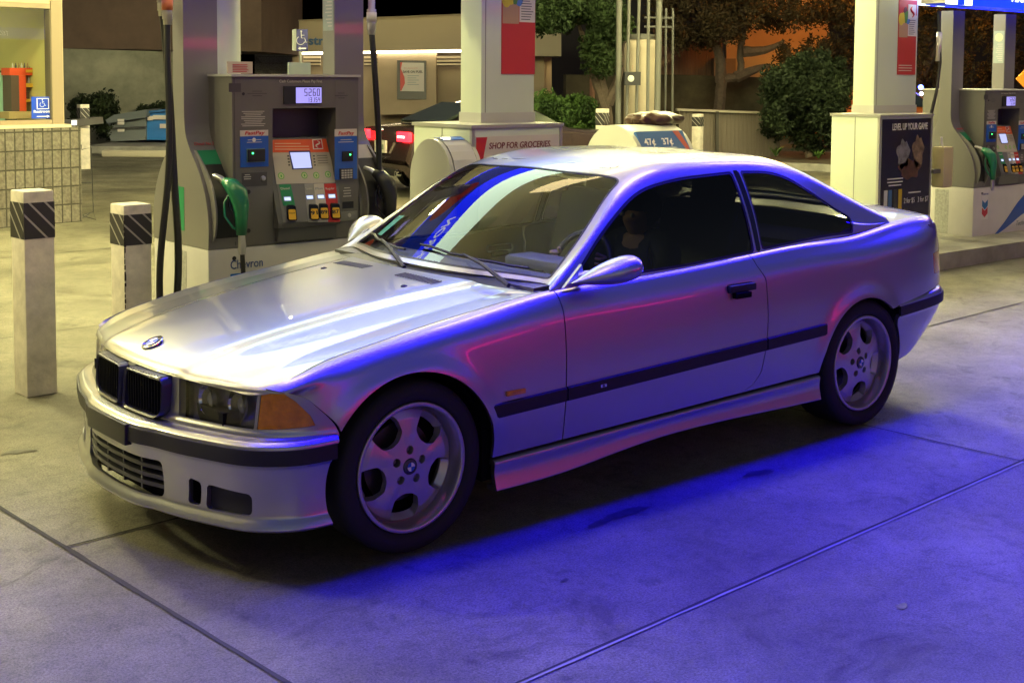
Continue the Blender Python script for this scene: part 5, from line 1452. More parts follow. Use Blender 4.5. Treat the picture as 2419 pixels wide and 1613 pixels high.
def brick_mat(name, c1, c2, cm, w_, h_, mortar=.006, off=0., bump=.6, rough=.9):
    m = bpy.data.materials.new(name); m.use_nodes = True; t = m.node_tree; b = t.nodes['Principled BSDF']; b.inputs['Roughness'].default_value = rough
    tc = t.nodes.new('ShaderNodeTexCoord'); mp = t.nodes.new('ShaderNodeMapping'); br = t.nodes.new('ShaderNodeTexBrick')
    sx = t.nodes.new('ShaderNodeSeparateXYZ'); cb = t.nodes.new('ShaderNodeCombineXYZ'); ad = t.nodes.new('ShaderNodeMath'); ad.operation = 'ADD'
    t.links.new(tc.outputs['Object'], sx.inputs[0]); t.links.new(sx.outputs[0], ad.inputs[0]); t.links.new(sx.outputs[1], ad.inputs[1])
    t.links.new(ad.outputs[0], cb.inputs[0]); t.links.new(sx.outputs[2], cb.inputs[1]); t.links.new(cb.outputs[0], br.inputs['Vector'])
    br.offset = off; br.inputs['Scale'].default_value = 1; br.inputs['Brick Width'].default_value = w_; br.inputs['Row Height'].default_value = h_
    br.inputs['Mortar Size'].default_value = mortar; br.inputs['Mortar Smooth'].default_value = .3; br.inputs['Color1'].default_value = (*c1, 1); br.inputs['Color2'].default_value = (*c2, 1); br.inputs['Mortar'].default_value = (*cm, 1)
    n = t.nodes.new('ShaderNodeTexNoise'); n.inputs['Scale'].default_value = 28; n.inputs['Detail'].default_value = 8; t.links.new(tc.outputs['Object'], n.inputs['Vector'])
    mx = t.nodes.new('ShaderNodeMix'); mx.data_type = 'RGBA'; mx.blend_type = 'MULTIPLY'; mx.inputs[0].default_value = .8
    rp = t.nodes.new('ShaderNodeValToRGB'); rp.color_ramp.elements[0].position = .3; rp.color_ramp.elements[0].color = (.45, .45, .45, 1); rp.color_ramp.elements[1].position = .65; t.links.new(n.outputs[0], rp.inputs[0])
    t.links.new(br.outputs[0], mx.inputs[6]); t.links.new(rp.outputs[0], mx.inputs[7]); t.links.new(mx.outputs[2], b.inputs['Base Color'])
    hs = t.nodes.new('ShaderNodeMath'); hs.operation = 'MULTIPLY_ADD'; hs.inputs[1].default_value = -1.; t.links.new(br.outputs[1], hs.inputs[0]); t.links.new(n.outputs[0], hs.inputs[2])
    bp = t.nodes.new('ShaderNodeBump'); bp.inputs['Strength'].default_value = bump; bp.inputs['Distance'].default_value = .02; t.links.new(hs.outputs[0], bp.inputs['Height']); t.links.new(bp.outputs[0], b.inputs['Normal'])
    return m


st = empty('store_building', (0, 9.9, 0), 0, 'lit convenience store with split-face block wall and large window at the left edge', 'store')
BLOCK = brick_mat('split_block', (.18, .16, .13), (.13, .115, .095), (.045, .04, .03), .118, .208, .010)
FRM = mat('frame_cream', (.25, .195, .13), rough=.5)
INN = mat('store_inner', (.50, .48, .18), rough=.7)
sbox('block_wall', -7, 0, 0, .16, 0, 1.08, BLOCK, st)
sbox('ledge', -7, -.10, .02, .34, 1.082, 1.115, mat('ledge_cream', (.62, .52, .36), rough=.5), st)
fr = sbox('window_frame', -.25, -.12, .16, .30, 1.116, 3.6, FRM, st)
f2 = sbox('sill', -7, -.252, .17, .29, 1.116, 1.165, FRM, fr); f3 = sbox('head', -7, -.252, .17, .29, 2.415, 2.47, FRM, fr)
for o in (f2, f3): pass
sbox('upper_wall', -7, -.252, .175, .32, 2.472, 3.6, mat('wall_tan', (.45, .36, .24), rough=.7), st)
sbox('inner_trim', -.265, -.252, .165, .30, 1.166, 2.414, mat('trim_dark', (.10, .08, .05), rough=.5), st)
bm = bmesh.new(); bm.faces.new([bm.verts.new(sp(u, .22, z)) for u, z in ((-7, 1.165), (-.262, 1.165), (-.262, 2.415), (-7, 2.415))]); par(link('window_pane', bm, CLEAR), st)
sbox('end_wall', -.115, -.02, .345, 5, 0, 3.6, mat('wall_tan'), st)
sbox('back_wall', -7, -.14, 4.4, 4.5, 0, 3.6, INN, st)
sbox('side_lining', -.135, -.118, .35, 4.4, 0, 3.6, INN, st)
sbox('floor_slab', -7, -.2, .35, 4.4, .0, .05, mat('store_floor', (.3, .28, .22), rough=.4), st)
sbox('ceiling', -7, -.2, .35, 4.4, 2.75, 2.8, mat('store_ceiling', (.6, .6, .5), rough=.7), st)
for u in (-1.2, -2.6, -4.2): sbox('ceiling_tube_light', u - .12, u + .12, 1.0, 3.8, 2.70, 2.745, mat('store_tube', (.9, .9, .8), emit=(1, .95, .55), es=7), st)
# things inside
def W(px, py, d):                                    # point on a plane d inside the wall
    n = np.array([SN[0], SN[1], 0]); p0 = np.array(sp(0, d, 0)); return atp(*Z1(px, py), n, n @ p0)
def uz(px, py, d):
    p = W(px, py, d); return float((p[:2] - SO) @ SD), float(p[2])
RK = mat('rack_red', (.62, .07, .02), rough=.5)
u0, z0 = uz(60, 590, .9); u1, z1 = uz(222, 350, .9)
rk = empty('display_rack', sp((u0 + u1) / 2, .9, .7), 0, 'orange-red rack of small bottles inside the store window', 'rack')
def rb(nm, a, b, c, d_, m, par_=rk, dd=(.88, 1.1)):
    ua_, zb_ = uz(a, d_, dd[0]); ub_, za_ = uz(b, c, dd[0]); return sbox(nm, ua_, ub_, dd[0], dd[1], zb_, za_, m, par_)
rb('header', 50, 225, 352, 388, RK); rb('post', 100, 133, 389, 575, RK); rb('post', 182, 208, 389, 575, RK); rb('back', 60, 99, 389, 575, mat('rack_dark', (.08, .05, .04), rough=.6))
rb('shelf', 134, 181, 430, 450, mat('shelf_yellow', (.6, .35, .03), rough=.5)); rb('shelf', 134, 181, 510, 525, mat('shelf_yellow')); rb('price_strip', 134, 181, 360, 374, mat('shelf_yellow'), rk, (.872, .879))
k = 0
for row, (ya, yb_, xs_) in enumerate(((395, 429, range(136, 180, 11)), (475, 509, range(136, 180, 11)), (325, 351, range(66, 150, 15)), (335, 351, range(155, 215, 11)))):
    for x in xs_:
        ua_, zb_ = uz(x, yb_, .93); ub_, za_ = uz(x + 8, ya, .93); r_ = (ub_ - ua_) / 2
        bm = bmesh.new(); lathe(bm, [(.0005, za_), (r_ * .5, za_), (r_ * .5, za_ - .015), (r_, za_ - .03), (r_, zb_ + .001), (.0005, zb_ + .001)], 8, 'z', ctr=tuple(sp((ua_ + ub_) / 2, .95, 0)[:2]) + (0,))
        c_ = (mat('bottle_amber', (.25, .16, .06), rough=.3), mat('bottle_white', (.55, .55, .5), rough=.3), mat('bottle_dark', (.03, .03, .04), rough=.3))[(k + row) % 3]
        k += 1
        tag(link('bottle', bm, c_, None, True), ('small bottle on the middle shelf of the orange-red rack', 'small bottle on the lower shelf of the orange-red rack', 'small bottle standing left on top of the orange-red rack', 'small bottle standing right on top of the orange-red rack')[row], 'bottle', ('bottles on the middle rack shelf', 'bottles on the lower rack shelf', 'bottles on the rack top, left', 'bottles on the rack top, right')[row])
u0, z0 = uz(36, 612, .6); u1, z1 = uz(165, 575, .6); tag(sbox('box_tray', u0, u1, .55, .8, z0, z1, mat('carton_tan', (.35, .27, .12), rough=.7)), 'tan cardboard tray on the store window sill inside', 'carton')
u0, z0 = uz(36, 575, 1.3); u1, z1 = uz(96, 365, 1.3); cs = sbox('shelf_unit', u0, u1, 1.3, 1.6, .05, z1, mat('shelf_darkgreen', (.03, .06, .04), rough=.5)); tag(cs, 'dark shelf unit with a small lit screen behind the store window', 'shelf')
for (a, b, c, d_, m) in ((42, 90, 430, 455, mat('screen_blue', (.1, .2, .5), emit=(.2, .35, 1), es=.8)), (44, 92, 470, 500, mat('pack_silver', (.4, .42, .5), rough=.3)), (42, 90, 505, 520, mat('pack_red', (.5, .05, .04), rough=.4)), (42, 90, 525, 545, mat('pack_silver')), (66, 96, 400, 415, mat('pack_cream', (.5, .5, .3), rough=.5))):
    u0, z0 = uz(a, d_, 1.29); u1, z1 = uz(b, c, 1.29); q = sbox('shelf_pack', u0, u1, 1.28, 1.297, z0, z1, m); q.parent = cs
u0, z0 = uz(0, 608, 1.1); u1, z1 = uz(22, 375, 1.1); tag(sbox('cooler', u0 - .5, u1, 1.1, 1.28, .05, z1, mat('cooler_green', (.25, .45, .35), rough=.3)), 'pale green fridge front at the far left edge of the store window', 'fridge')
u0, z0 = uz(150, 300, 2.2); u1, z1 = uz(238, 120, 2.2)
bm = bmesh.new()
for k in range(16):
    z = z0 + (z1 - z0) * k / 16; prism(bm, [sp(u0 + .01 * k, 2.2, z), sp(u1 + .0 + .006 * k, 2.2, z), sp(u1, 2.26, z + .02), sp(u0, 2.26, z + .02)], (0, 0, .008))
tag(link('wire_rack', bm, mat('wire_grey', (.30, .30, .18), rough=.5)), 'slatted grey rack hanging on the yellow wall inside the store', 'wire rack')
for a in ([(90, 20), (100, 120), (118, 220), (130, 300)], [(140, 30), (143, 140), (150, 290)], [(205, 60), (215, 120), (245, 200), (250, 330)]):
    P_ = [W(x, y, 1.8) for x, y in a]; S_ = Spl(np.arange(len(P_)), P_)(np.linspace(0, len(P_) - 1, 16))
    tag(tubeo('cable', [tuple(p) for p in S_], .008, mat('cable_dark', (.08, .08, .05), rough=.5)), 'thin dark cables hanging from the ceiling inside the store', 'cable', 'cables hanging in the store')


def isa(parent, O, ux, uy, nrm_, s, m):
    """wheelchair symbol, strokes as thin tubes flattened"""
    def P(a, b, k=.002): return np.array(O) + np.array(ux) * a * s + np.array(uy) * b * s + np.array(nrm_) * k
    bm = bmesh.new()
    tube(bm, [P(-.05, .42), P(-.03, .05), P(.16, .05), P(.25, -.22), P(.34, -.19)], .024 * s, 6)
    tube(bm, [P(-.04, .22), P(.14, .22)], .021 * s, 6)
    tube(bm, [P(-.05 + .25 * math.cos(a) - .03, -.10 + .25 * math.sin(a)) for a in np.linspace(R(118), R(345), 16)], .021 * s, 6)
    c = P(-.05, .46); bmesh.ops.create_uvsphere(bm, u_segments=10, v_segments=6, radius=.06 * s, matrix=Matrix.Translation(Vector(c)))
    return link('wheelchair_symbol', bm, m, parent)


SB = mat('sign_blue', (.006, .05, .50), rough=.35)
u0, z0 = uz(163, 612, .205); u1, z1 = uz(276, 498, .205)
rs = sbox('restroom_sign', u0, u1, .203, .211, z0, z1, SB); tag(rs, 'blue Restrooms sign with wheelchair symbol and arrow in the store window corner', 'sign')
ux3 = (SD[0], SD[1], 0); n3 = (SN[0], SN[1], 0); wS = u1 - u0; hS = z1 - z0; um = (u0 + u1) / 2
isa(rs, sp(um, .203, z0 + hS * .68), ux3, (0, 0, 1), n3, hS * .42, WHITE)
bm = bmesh.new()
for (a, b, c, d_) in ((-.27, .27, .90, .93), (-.27, .27, .43, .46), (-.27, -.24, .43, .93), (.24, .27, .43, .93)):
    prism(bm, [sp(um + a * wS, .2015, z0 + c * hS), sp(um + b * wS, .2015, z0 + c * hS), sp(um + b * wS, .2015, z0 + d_ * hS), sp(um + a * wS, .2015, z0 + d_ * hS)], tuple(np.array(n3) * .001))
link('symbol_frame', bm, WHITE, rs)
text('lettering', 'Restrooms', sp(um - wS * .42, .2012, z0 + hS * .27), hS * .17, WHITE, rs, ux=ux3, width=wS * .84, bold=.02)
bm = bmesh.new(); prism(bm, [sp(um + a * wS, .2012, z0 + b * hS) for a, b in ((-.28, .115), (.17, .115), (.17, .16), (.31, .10), (.17, .04), (.17, .085), (-.28, .085))], tuple(np.array(n3) * .001)); link('arrow', bm, WHITE, rs)
# wire stand by the wall
ws = empty('wire_stand', (1.9, 9.9, 0), 0, 'thin black wire stand leaning at the end of the block wall', 'wire stand')
bm = bmesh.new()
A = [at(193 / K + 0, 0, 1)]
def G0(a, b, z=None, y=9.95): return tuple(atp(*Z1(a, b), (0, 1, 0), y))
for pts in ([(418, 745), (420, 770), (468, 760), (480, 1090)], [(415, 655), (463, 660)], [(420, 940), (470, 940)], [(425, 1105), (480, 1090), (492, 1130), (425, 1110)], [(425, 1120), (460, 1100)]):
    tube(bm, [G0(a, b) for a, b in pts], .005, 5)
par(link('frame', bm, INK), ws)

# ================================================================ far left: walls, dumpsters
FWD = np.array([_f[0], _f[1], 0]); FWD /= np.linalg.norm(FWD)


def pxslab(name, pts, Z, th, m, label=None, cat=None, parent=None, kind=None, group=None):
    bm = bmesh.new(); prism(bm, [at(x, y, Z) for x, y in pts], FWD * th)
    o = link(name, bm, m)
    if parent: par(o, parent)
    return tag(o, label, cat, group, kind)


pxslab('retaining_wall', [(140, 112), (412, 120), (412, 330), (140, 330)], 30, .4, mat('wall_greygreen', (.20, .20, .15), rough=.9, noise=.6, nscale=.9), 'stained grey-green concrete wall behind the dumpsters', 'wall')
pxslab('dark_building', [(100, -60), (600, -60), (600, 119), (100, 111)], 30.6, 6, mat('wall_darkbrown', (.085, .055, .042), rough=.9, noise=.4, nscale=.6), 'dark brown building wall above the grey-green wall', 'building')
dg = empty('dumpster', at(285, 322, 29), 0, 'grey metal dumpster with sloping lid beside the blue one', 'dumpster')
GD = mat('dumpster_grey', (.13, .15, .16), rough=.5)
pxslab('bin_body', [(248, 285), (335, 272), (335, 322), (256, 325), (244, 300)], 28.5, 1.4, GD, parent=dg); pxslab('lid', [(242, 276), (262, 264), (336, 252), (336, 270), (246, 284)], 28.3, 1.6, mat('dumpster_lid', (.10, .12, .13), rough=.5), parent=dg)
for (x, y) in ((277, 277), (277, 284), (277, 300)): pxslab('bin_label', [(x - 7, y - 3), (x + 8, y - 3), (x + 8, y + 3), (x - 7, y + 3)], 28.25, .02, PALE, parent=dg)
pxslab('bin_rib', [(256, 294), (335, 290), (335, 294), (256, 298)], 28.4, .1, mat('dumpster_dark', (.04, .04, .045)), parent=dg)
db_ = empty('dumpster', at(360, 322, 29), 0, 'bright blue recycling dumpster with pale labels behind the hoses', 'dumpster')
pxslab('bin_body', [(334, 262), (395, 256), (395, 322), (334, 322)], 28.6, 1.4, mat('dumpster_blue', (.01, .15, .48), rough=.45), parent=db_); pxslab('lid', [(333, 256), (396, 249), (396, 255), (333, 261)], 28.5, 1.5, mat('lid_blue', (.01, .10, .30), rough=.5), parent=db_)
for (x, y, w_) in ((345, 272, 6), (358, 270, 7), (374, 270, 9), (375, 290, 8)): pxslab('bin_label', [(x - w_, y - 5), (x + w_, y - 5), (x + w_, y + 5), (x - w_, y + 5)], 28.5, .02, PALE, parent=db_)
bm = bmesh.new(); p0 = at(195, 332, 27.2); p1 = at(430, 336, 27.2); box(bm, (0, 0, 0), (np.hypot(*(p1 - p0)[:2]), 3, .16), .02)
o = link('far_kerb', bm, KM, None, False, (p0[0], p0[1], 0)); o.rotation_euler = (0, 0, math.atan2((p1 - p0)[1], (p1 - p0)[0])); tag(o, kind='structure')
bm = bmesh.new(); box(bm, (-.9, -.09, 0), (.9, .09, .13), .03); p = at(338, 336, 26.3); o = link('wheel_stop', bm, mat('stop_cream', (.55, .50, .38), rough=.7), None, True, (p[0], p[1], 0)); o.rotation_euler = (0, 0, R(-38)); tag(o, 'cream concrete wheel stop lying in front of the dumpsters', 'wheel stop')
tb_ = empty('parked_truck', at(165, 285, 22), 0, 'dark parked vehicle half hidden behind the store corner', 'truck')
pxslab('body', [(146, 276), (168, 276), (170, 292), (146, 292)], 22, 1.6, mat('truck_grey', (.12, .12, .12), rough=.3), parent=tb_); pxslab('lamp', [(164, 277), (172, 277), (172, 288), (164, 288)], 21.9, .1, mat('lamp_white', (.8, .8, .8), emit=(1, .95, .9), es=1.2), parent=tb_)

# ================================================================ foliage
def leaves(name, clumps, n, size, m, parent=None, flat=1., seed=1, sd=.38):
    rng = np.random.default_rng(seed); cl = np.array([[*c[:3], c[3]] for c in clumps]); wgt = cl[:, 3] ** 2; wgt /= wgt.sum()
    idx = rng.choice(len(cl), n, p=wgt); d = rng.normal(size=(n, 3)); d /= np.linalg.norm(d, axis=1)[:, None]
    r = cl[idx, 3] * np.abs(rng.normal(.75, sd, n)).clip(0, 1.3)
    c = cl[idx, :3] + d * r[:, None] * np.array([1, 1, flat])
    a = rng.normal(size=(n, 3)); a /= np.linalg.norm(a, axis=1)[:, None]; b = np.cross(a, rng.normal(size=(n, 3))); b /= np.linalg.norm(b, axis=1)[:, None]
    s = size * rng.uniform(.5, 1.4, n)[:, None]
    V = np.stack([c - a * s, c - b * s * .45, c + a * s, c + b * s * .45], 1).reshape(-1, 3)
    F = np.arange(n * 4).reshape(-1, 4)
    me = bpy.data.meshes.new(name); me.from_pydata(V.tolist(), [], F.tolist()); o = link(name, me, m)
    if parent: par(o, parent)
    return o


def leafmat(name, c1, c2):
    m = mat(name, c1, rough=.7, noise=.01, nscale=1.3, spec=.2); t = m.node_tree
    for n in t.nodes:
        if n.type == 'VALTORGB': n.color_ramp.elements[0].color = (*c2, 1); n.color_ramp.elements[1].color = (*c1, 1)
    return m


def limb(bm, pts, r0, r1, wob=.03, seg=7):
    P_ = Spl(np.arange(len(pts)), np.array(pts, float))(np.linspace(0, len(pts) - 1, 4 * len(pts))); n = len(P_)
    P_[1:-1] += np.random.default_rng(n).normal(size=(n - 2, 3)) * wob * r0
    tube(bm, [tuple(p) for p in P_], list(np.linspace(r0, r1, n)), seg)


GL = leafmat('leaf_green', (.035, .06, .016), (.010, .020, .007)); GLD = leafmat('leaf_dark', (.022, .034, .013), (.006, .011, .006))
GLO = leafmat('leaf_olive', (.07, .05, .022), (.022, .016, .008)); BK = mat('bark', (.10, .075, .055), rough=.9, bump=.6, bscale=25, noise=.4, nscale=8)


def tree(label, base_px, Z, trunks, cl_px, n, size, lm, seed=1, group=None, sd=.38, r0=.12):
    b = at(*base_px, Z); t = empty('tree', (b[0], b[1], 0), 0, label, 'tree', group)
    bm = bmesh.new()
    for tr in trunks:
        limb(bm, [at(x, y, Z + (dz if (dz := (p[2] if len(p) > 2 else 0)) else 0)) for p in tr for x, y in [p[:2]]], r0, r0 * .3)
    par(link('trunk', bm, BK, None, True), t)
    leaves('crown', [(*at(x, y, Z + dz), r * Z / 2978) for x, y, r, dz in cl_px], n, size, lm, t, seed=seed, sd=sd)
    return t


def blobs(x0, x1, y0, y1, k, r, seed, dz=1.5):
    g = np.random.default_rng(seed); return [(g.uniform(x0, x1), g.uniform(y0, y1), r * g.uniform(.6, 1.3), g.uniform(-dz, dz)) for _ in range(k)]


tree('dark tree with green-lit needles right of the middle column', (1395, 330), 27, [[(1400, 330), (1392, 230), (1380, 150), (1400, 60)], [(1385, 180), (1350, 110), (1330, 60)], [(1396, 240), (1425, 160), (1440, 60)], [(1392, 260), (1368, 190), (1352, 160)]],
     blobs(1235, 1330, -30, 65, 26, 24, 3) + blobs(1330, 1420, -40, 150, 16, 26, 4) + [(1360, 110, 20, 0), (1350, 95, 16, 0), (1372, 125, 12, 0)], 26000, .055, GL, 5)
tree('tall bare-branched tree against the orange-lit wall', (1660, 300), 34, [[(1648, 300), (1656, 200), (1668, 180), (1700, 170), (1700, 120), (1710, 60), (1690, 0)], [(1656, 190), (1650, 120), (1620, 60), (1600, 10)], [(1705, 120), (1760, 115), (1800, 95)], [(1690, 178), (1735, 160), (1770, 150)]],
     blobs(1515, 1700, -40, 90, 60, 26, 7) + blobs(1700, 1980, -40, 62, 60, 24, 8) + blobs(1800, 1960, 90, 140, 22, 20, 9) + blobs(1540, 1640, 80, 120, 8, 16, 11), 34000, .055, GLO, 6, r0=.16)
tree('dark leafless tree behind the right-hand pumps', (2125, 330), 33, [[(2130, 320), (2125, 240), (2110, 150), (2130, 60), (2120, -30)], [(2118, 180), (2150, 110), (2170, 60)], [(2122, 220), (2096, 160), (2080, 100)], [(2180, 320), (2190, 180), (2200, 60)]],
     blobs(2090, 2352, -40, 190, 60, 26, 12), 16000, .055, GLO, 7)
sb = empty('round_bush', (*at(1300, 330, 24)[:2], 0), 0, 'leafy clipped bush with bright green top right of the middle column', 'bush')
leaves('foliage', [(*at(x, y, 24 + dz), r * 24 / 2978) for x, y, r, dz in blobs(1240, 1360, 232, 300, 46, 22, 14, .8)], 17000, .045, leafmat('leaf_bright', (.06, .12, .02), (.012, .026, .008)), sb, seed=8, sd=.22)
lb = empty('large_shrub', (*at(1845, 345, 25)[:2], 0), 0, 'large dense dark evergreen shrub in front of the low fence', 'shrub')
leaves('foliage', [(*at(x, y, 25 + dz), r * 25 / 2978) for x, y, r, dz in blobs(1775, 1925, 150, 300, 80, 28, 15, 1.) + blobs(1800, 1935, 135, 170, 16, 16, 16, .6) + [(1850, 320, 30, 0), (1870, 335, 22, 0), (1765, 200, 18, 0), (1930, 210, 18, 0)]], 46000, .05, GLD, lb, seed=9, sd=.25)
bm = bmesh.new(); limb(bm, [at(1860, 362, 25), at(1855, 330, 25), at(1850, 290, 25)], .09, .04); par(link('stem', bm, BK), lb)
for (x, y, lab) in ((1782, 345, 'small leafy plant in the planter left of the shrub stem'), (1880, 350, 'small bright green plant in the planter right of the shrub stem')):
    p = at(x, y + 16, 23.5); pl_ = empty('small_plant', (p[0], p[1], 0), 0, lab, 'plant', 'small plants in the planter')
    rng = np.random.default_rng(int(x)); bm = bmesh.new()
    for k in range(46):
        a = rng.uniform(0, 6.28); L_ = rng.uniform(.12, .26); o_ = np.array([p[0], p[1], max(p[2], .1)]); d_ = np.array([math.cos(a) * .7, math.sin(a) * .7, 1.0]) * L_; w_ = np.array([-math.sin(a), math.cos(a), 0]) * .014
        V_ = [o_, o_ + d_ * .55 + w_, o_ + d_ * 1.0 - np.array([0, 0, .05]), o_ + d_ * .55 - w_]; bm.faces.new([bm.verts.new(tuple(q)) for q in V_])
    par(link('leaves', bm, leafmat('leaf_bright', (0, 0, 0), (0, 0, 0)) if False else MATS['leaf_bright']), pl_)
for (x0, x1, y0, y1, Z, k, lab, nm) in ((165, 255, 225, 300, 28.8, 26, 'dark unlit shrubs along the grey-green wall', 'wall_shrub'), (255, 400, 252, 262, 30.0, 10, 'low dark growth on top of the dumpster wall', 'wall_creeper')):
    o = leaves(nm, [(*at(x, y, Z + dz), r * Z / 2978) for x, y, r, dz in blobs(x0, x1, y0, y1, k, 16, int(Z * 10), .4)], 5000, .05, GLD, None, seed=12); tag(o, lab, 'shrub')

# ================================================================ middle building
cb_ = empty('beige_building', (*at(960, 330, 37)[:2], 0), 0, 'low beige building with lit soffit louvres and a framed poster behind the pumps', 'building')
FB = mat('fascia_beige', (.36, .30, .20), rough=.8); WB = mat('wall_beige', (.42, .33, .22), rough=.8, noise=.1, nscale=1)
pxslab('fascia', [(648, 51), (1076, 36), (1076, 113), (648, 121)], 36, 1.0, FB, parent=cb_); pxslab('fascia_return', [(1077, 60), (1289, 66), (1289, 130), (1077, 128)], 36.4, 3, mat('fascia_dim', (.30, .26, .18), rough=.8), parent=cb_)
pxslab('roof_edge', [(646, 48), (1077, 32), (1077, 35.5), (646, 50.5)], 35.9, 1.2, mat('coping', (.25, .2, .13), rough=.8), parent=cb_)
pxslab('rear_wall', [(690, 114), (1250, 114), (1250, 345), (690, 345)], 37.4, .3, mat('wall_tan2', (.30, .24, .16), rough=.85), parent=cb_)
pxslab('pilaster', [(867, 122), (1002, 120), (1002, 262), (867, 264)], 36.4, .9, WB, parent=cb_)
pxslab('pilaster', [(672, 124), (688, 124), (688, 345), (672, 345)], 36.4, .9, WB, parent=cb_); pxslab('corner_pier', [(1228, 131), (1267, 131), (1267, 345), (1228, 345)], 37.8, 2, mat('pier_tan', (.55, .38, .24), rough=.8), parent=cb_)
SOF = mat('soffit_lamp', (.9, .9, .8), emit=(1, .86, .60), es=9)
par(pxslab('soffit_light', [(676, 121), (1075, 115), (1075, 120), (676, 126)], 36.3, .25, SOF), cb_)
LV = mat('louvre_cream', (.62, .52, .36), rough=.6); LVD = mat('louvre_gap', (.06, .045, .03), rough=.8)
for (x0, x1) in ((697, 735), (858, 866), (836, 866), (1003, 1075)):
    if (x0, x1) == (858, 866): continue
    q = pxslab('louvre_panel', [(x0, 129), (x1, 129), (x1, 153), (x0, 153)], 36.55, .1, LVD, parent=cb_)
    for k in range(3):
        y = 130 + 8 * k; s_ = pxslab('louvre_blade', [(x0, y), (x1, y), (x1, y + 4.5), (x0, y + 4.5)], 36.35, .15, LV); s_.parent = q
text('lettering', 'str', at(708, 103, 35.95), .34, mat('letter_blue', (.02, .09, .22), rough=.5), None, ux=_r * np.array([1, 1, 0]), uy=(0, 0, 1), width=.44, bold=.03).parent = None
for o in list(col.objects):
    if o.name.startswith('lettering') and o.parent is None: par(o, cb_)
wb = pxslab('white_brick_wall', [(585, 116), (690, 120), (690, 330), (585, 330)], 38.5, .4, brick_mat('white_brick', (.42, .38, .30), (.36, .33, .27), (.25, .22, .18), .4, .2, .012, .5, .3), 'whitewashed brick wall seen between the pump column and the wheelchair sign', 'wall')
pf = pxslab('framed_poster', [(912, 139), (979, 140), (979, 229), (912, 229)], 36.3, .06, mat('poster_frame_black', (.012, .01, .012), rough=.4), 'black-framed SAVE ON FUEL poster on the beige building', 'poster')
q = pxslab('sheet', [(919, 144), (974, 145), (974, 211), (919, 210)], 36.27, .02, mat('sheet_white', (.62, .58, .54), rough=.6)); q.parent = pf
q = pxslab('red_curve', [(919, 144), (924, 144), (921, 158), (929, 178), (930, 192), (922, 209), (919, 209)], 36.25, .01, REDP); q.parent = pf
text('lettering', 'SAVE ON FUEL', at(925, 168, 36.24), .09, INK, pf, ux=_r, uy=_u, width=46 * 36.24 / 2978, bold=.03)
text('lettering', 'For the second', at(928, 158, 36.24), .04, mat('red_ink'), pf, ux=_r, uy=_u, width=30 * 36.24 / 2978).name = 'small_print'
bpy.data.objects.remove(bpy.data.objects['small_print'])
for k in range(5):
    q = pxslab('print_line', [(936, 174 + 5 * k), (962 - (k % 2) * 6, 174 + 5 * k), (962 - (k % 2) * 6, 175.4 + 5 * k), (936, 175.4 + 5 * k)], 36.24, .005, mat('grey_ink')); q.parent = pf
# wheelchair parking sign
sg = empty('parking_sign', (*at(690, 300, 27)[:2], 0), 0, 'blue wheelchair parking sign with arrow on a thin post behind the near pump', 'sign')
q = pxslab('plate', [(681, 68), (707, 68), (707, 118), (681, 118)], 27, .02, mat('sign_navy', (.006, .008, .16), rough=.4), parent=sg)
q = pxslab('plate_edge', [(671, 69), (680.5, 67), (680.5, 118), (671, 116)], 27.05, .02, mat('plate_back', (.5, .55, .45), rough=.5), parent=sg)
isa(None, at(693.5, 90, 26.97), _r, _u, -_f, .34, WHITE).name = 'symbol_tmp'
sy = bpy.data.objects['symbol_tmp']; sy.name = 'wheelchair_symbol'; par(sy, sg)
pxslab('arrow', [(684, 112), (690, 108.5), (690, 110.5), (703, 110.5), (703, 113.5), (690, 113.5), (690, 115.5)], 26.98, .005, WHITE, parent=sg)
bm = bmesh.new(); tube(bm, [at(690, 118, 27.05), (*at(690, 118, 27.05)[:2], 0)], .035, 8); par(link('post', bm, mat('post_grey', (.35, .35, .3), rough=.5), None, True), sg)

# ================================================================ second car
c2 = empty('dark_car', (*at(960, 430, 18.6)[:2], 0), 0, 'dark sedan with glowing red tail lights parked behind the near pump', 'car')
DP = mat('dark_paint', (.04, .026, .028), rough=.22, metal=.3, coat=1)
rear_dir = _r * np.array([1, 1, 0]); rear_dir /= np.linalg.norm(rear_dir)
yaw2 = math.atan2(rear_dir[1], rear_dir[0]) + R(33)   # the car's length direction (points to its front, away to the right)
cpos = at(886, 400, 18.4)
c2.location = (cpos[0], cpos[1], 0)


def loft2(secs, name, m, parent, smooth=True):
    bm = bmesh.new(); rings = [[bm.verts.new(p) for p in s] for s in secs]
    n = len(rings[0])
    for a, b in zip(rings, rings[1:]):
        for k in range(n - 1): bm.faces.new((a[k], a[k + 1], b[k + 1], b[k]))
    bm.faces.new(rings[0][::-1]); bm.faces.new(rings[-1]); bmesh.ops.recalc_face_normals(bm, faces=bm.faces[:])
    o = link(name, bm, m, parent, smooth); return o


def carsec(x, w_, zl, zb, zt, wt):
    """cross-section half symmetrical: body + greenhouse"""
    L_ = [(-w_ * .92, zl), (-w_, zl + .15), (-w_ * 1.0, (zl + zb) / 2), (-w_ * .97, zb - .05), (-w_ * .90, zb)]
    if zt > zb + .02: L_ += [(-wt - (w_ * .90 - wt) * .12, zt - .06), (-wt * .88, zt - .01), (-wt * .4, zt + .01)]
    else: L_ += [(-w_ * .75, zb + .015), (-w_ * .5, zb + .03), (-w_ * .25, zb + .035)]
    return [(x, y, z) for y, z in L_] + [(x, -y, z) for y, z in L_[::-1]]


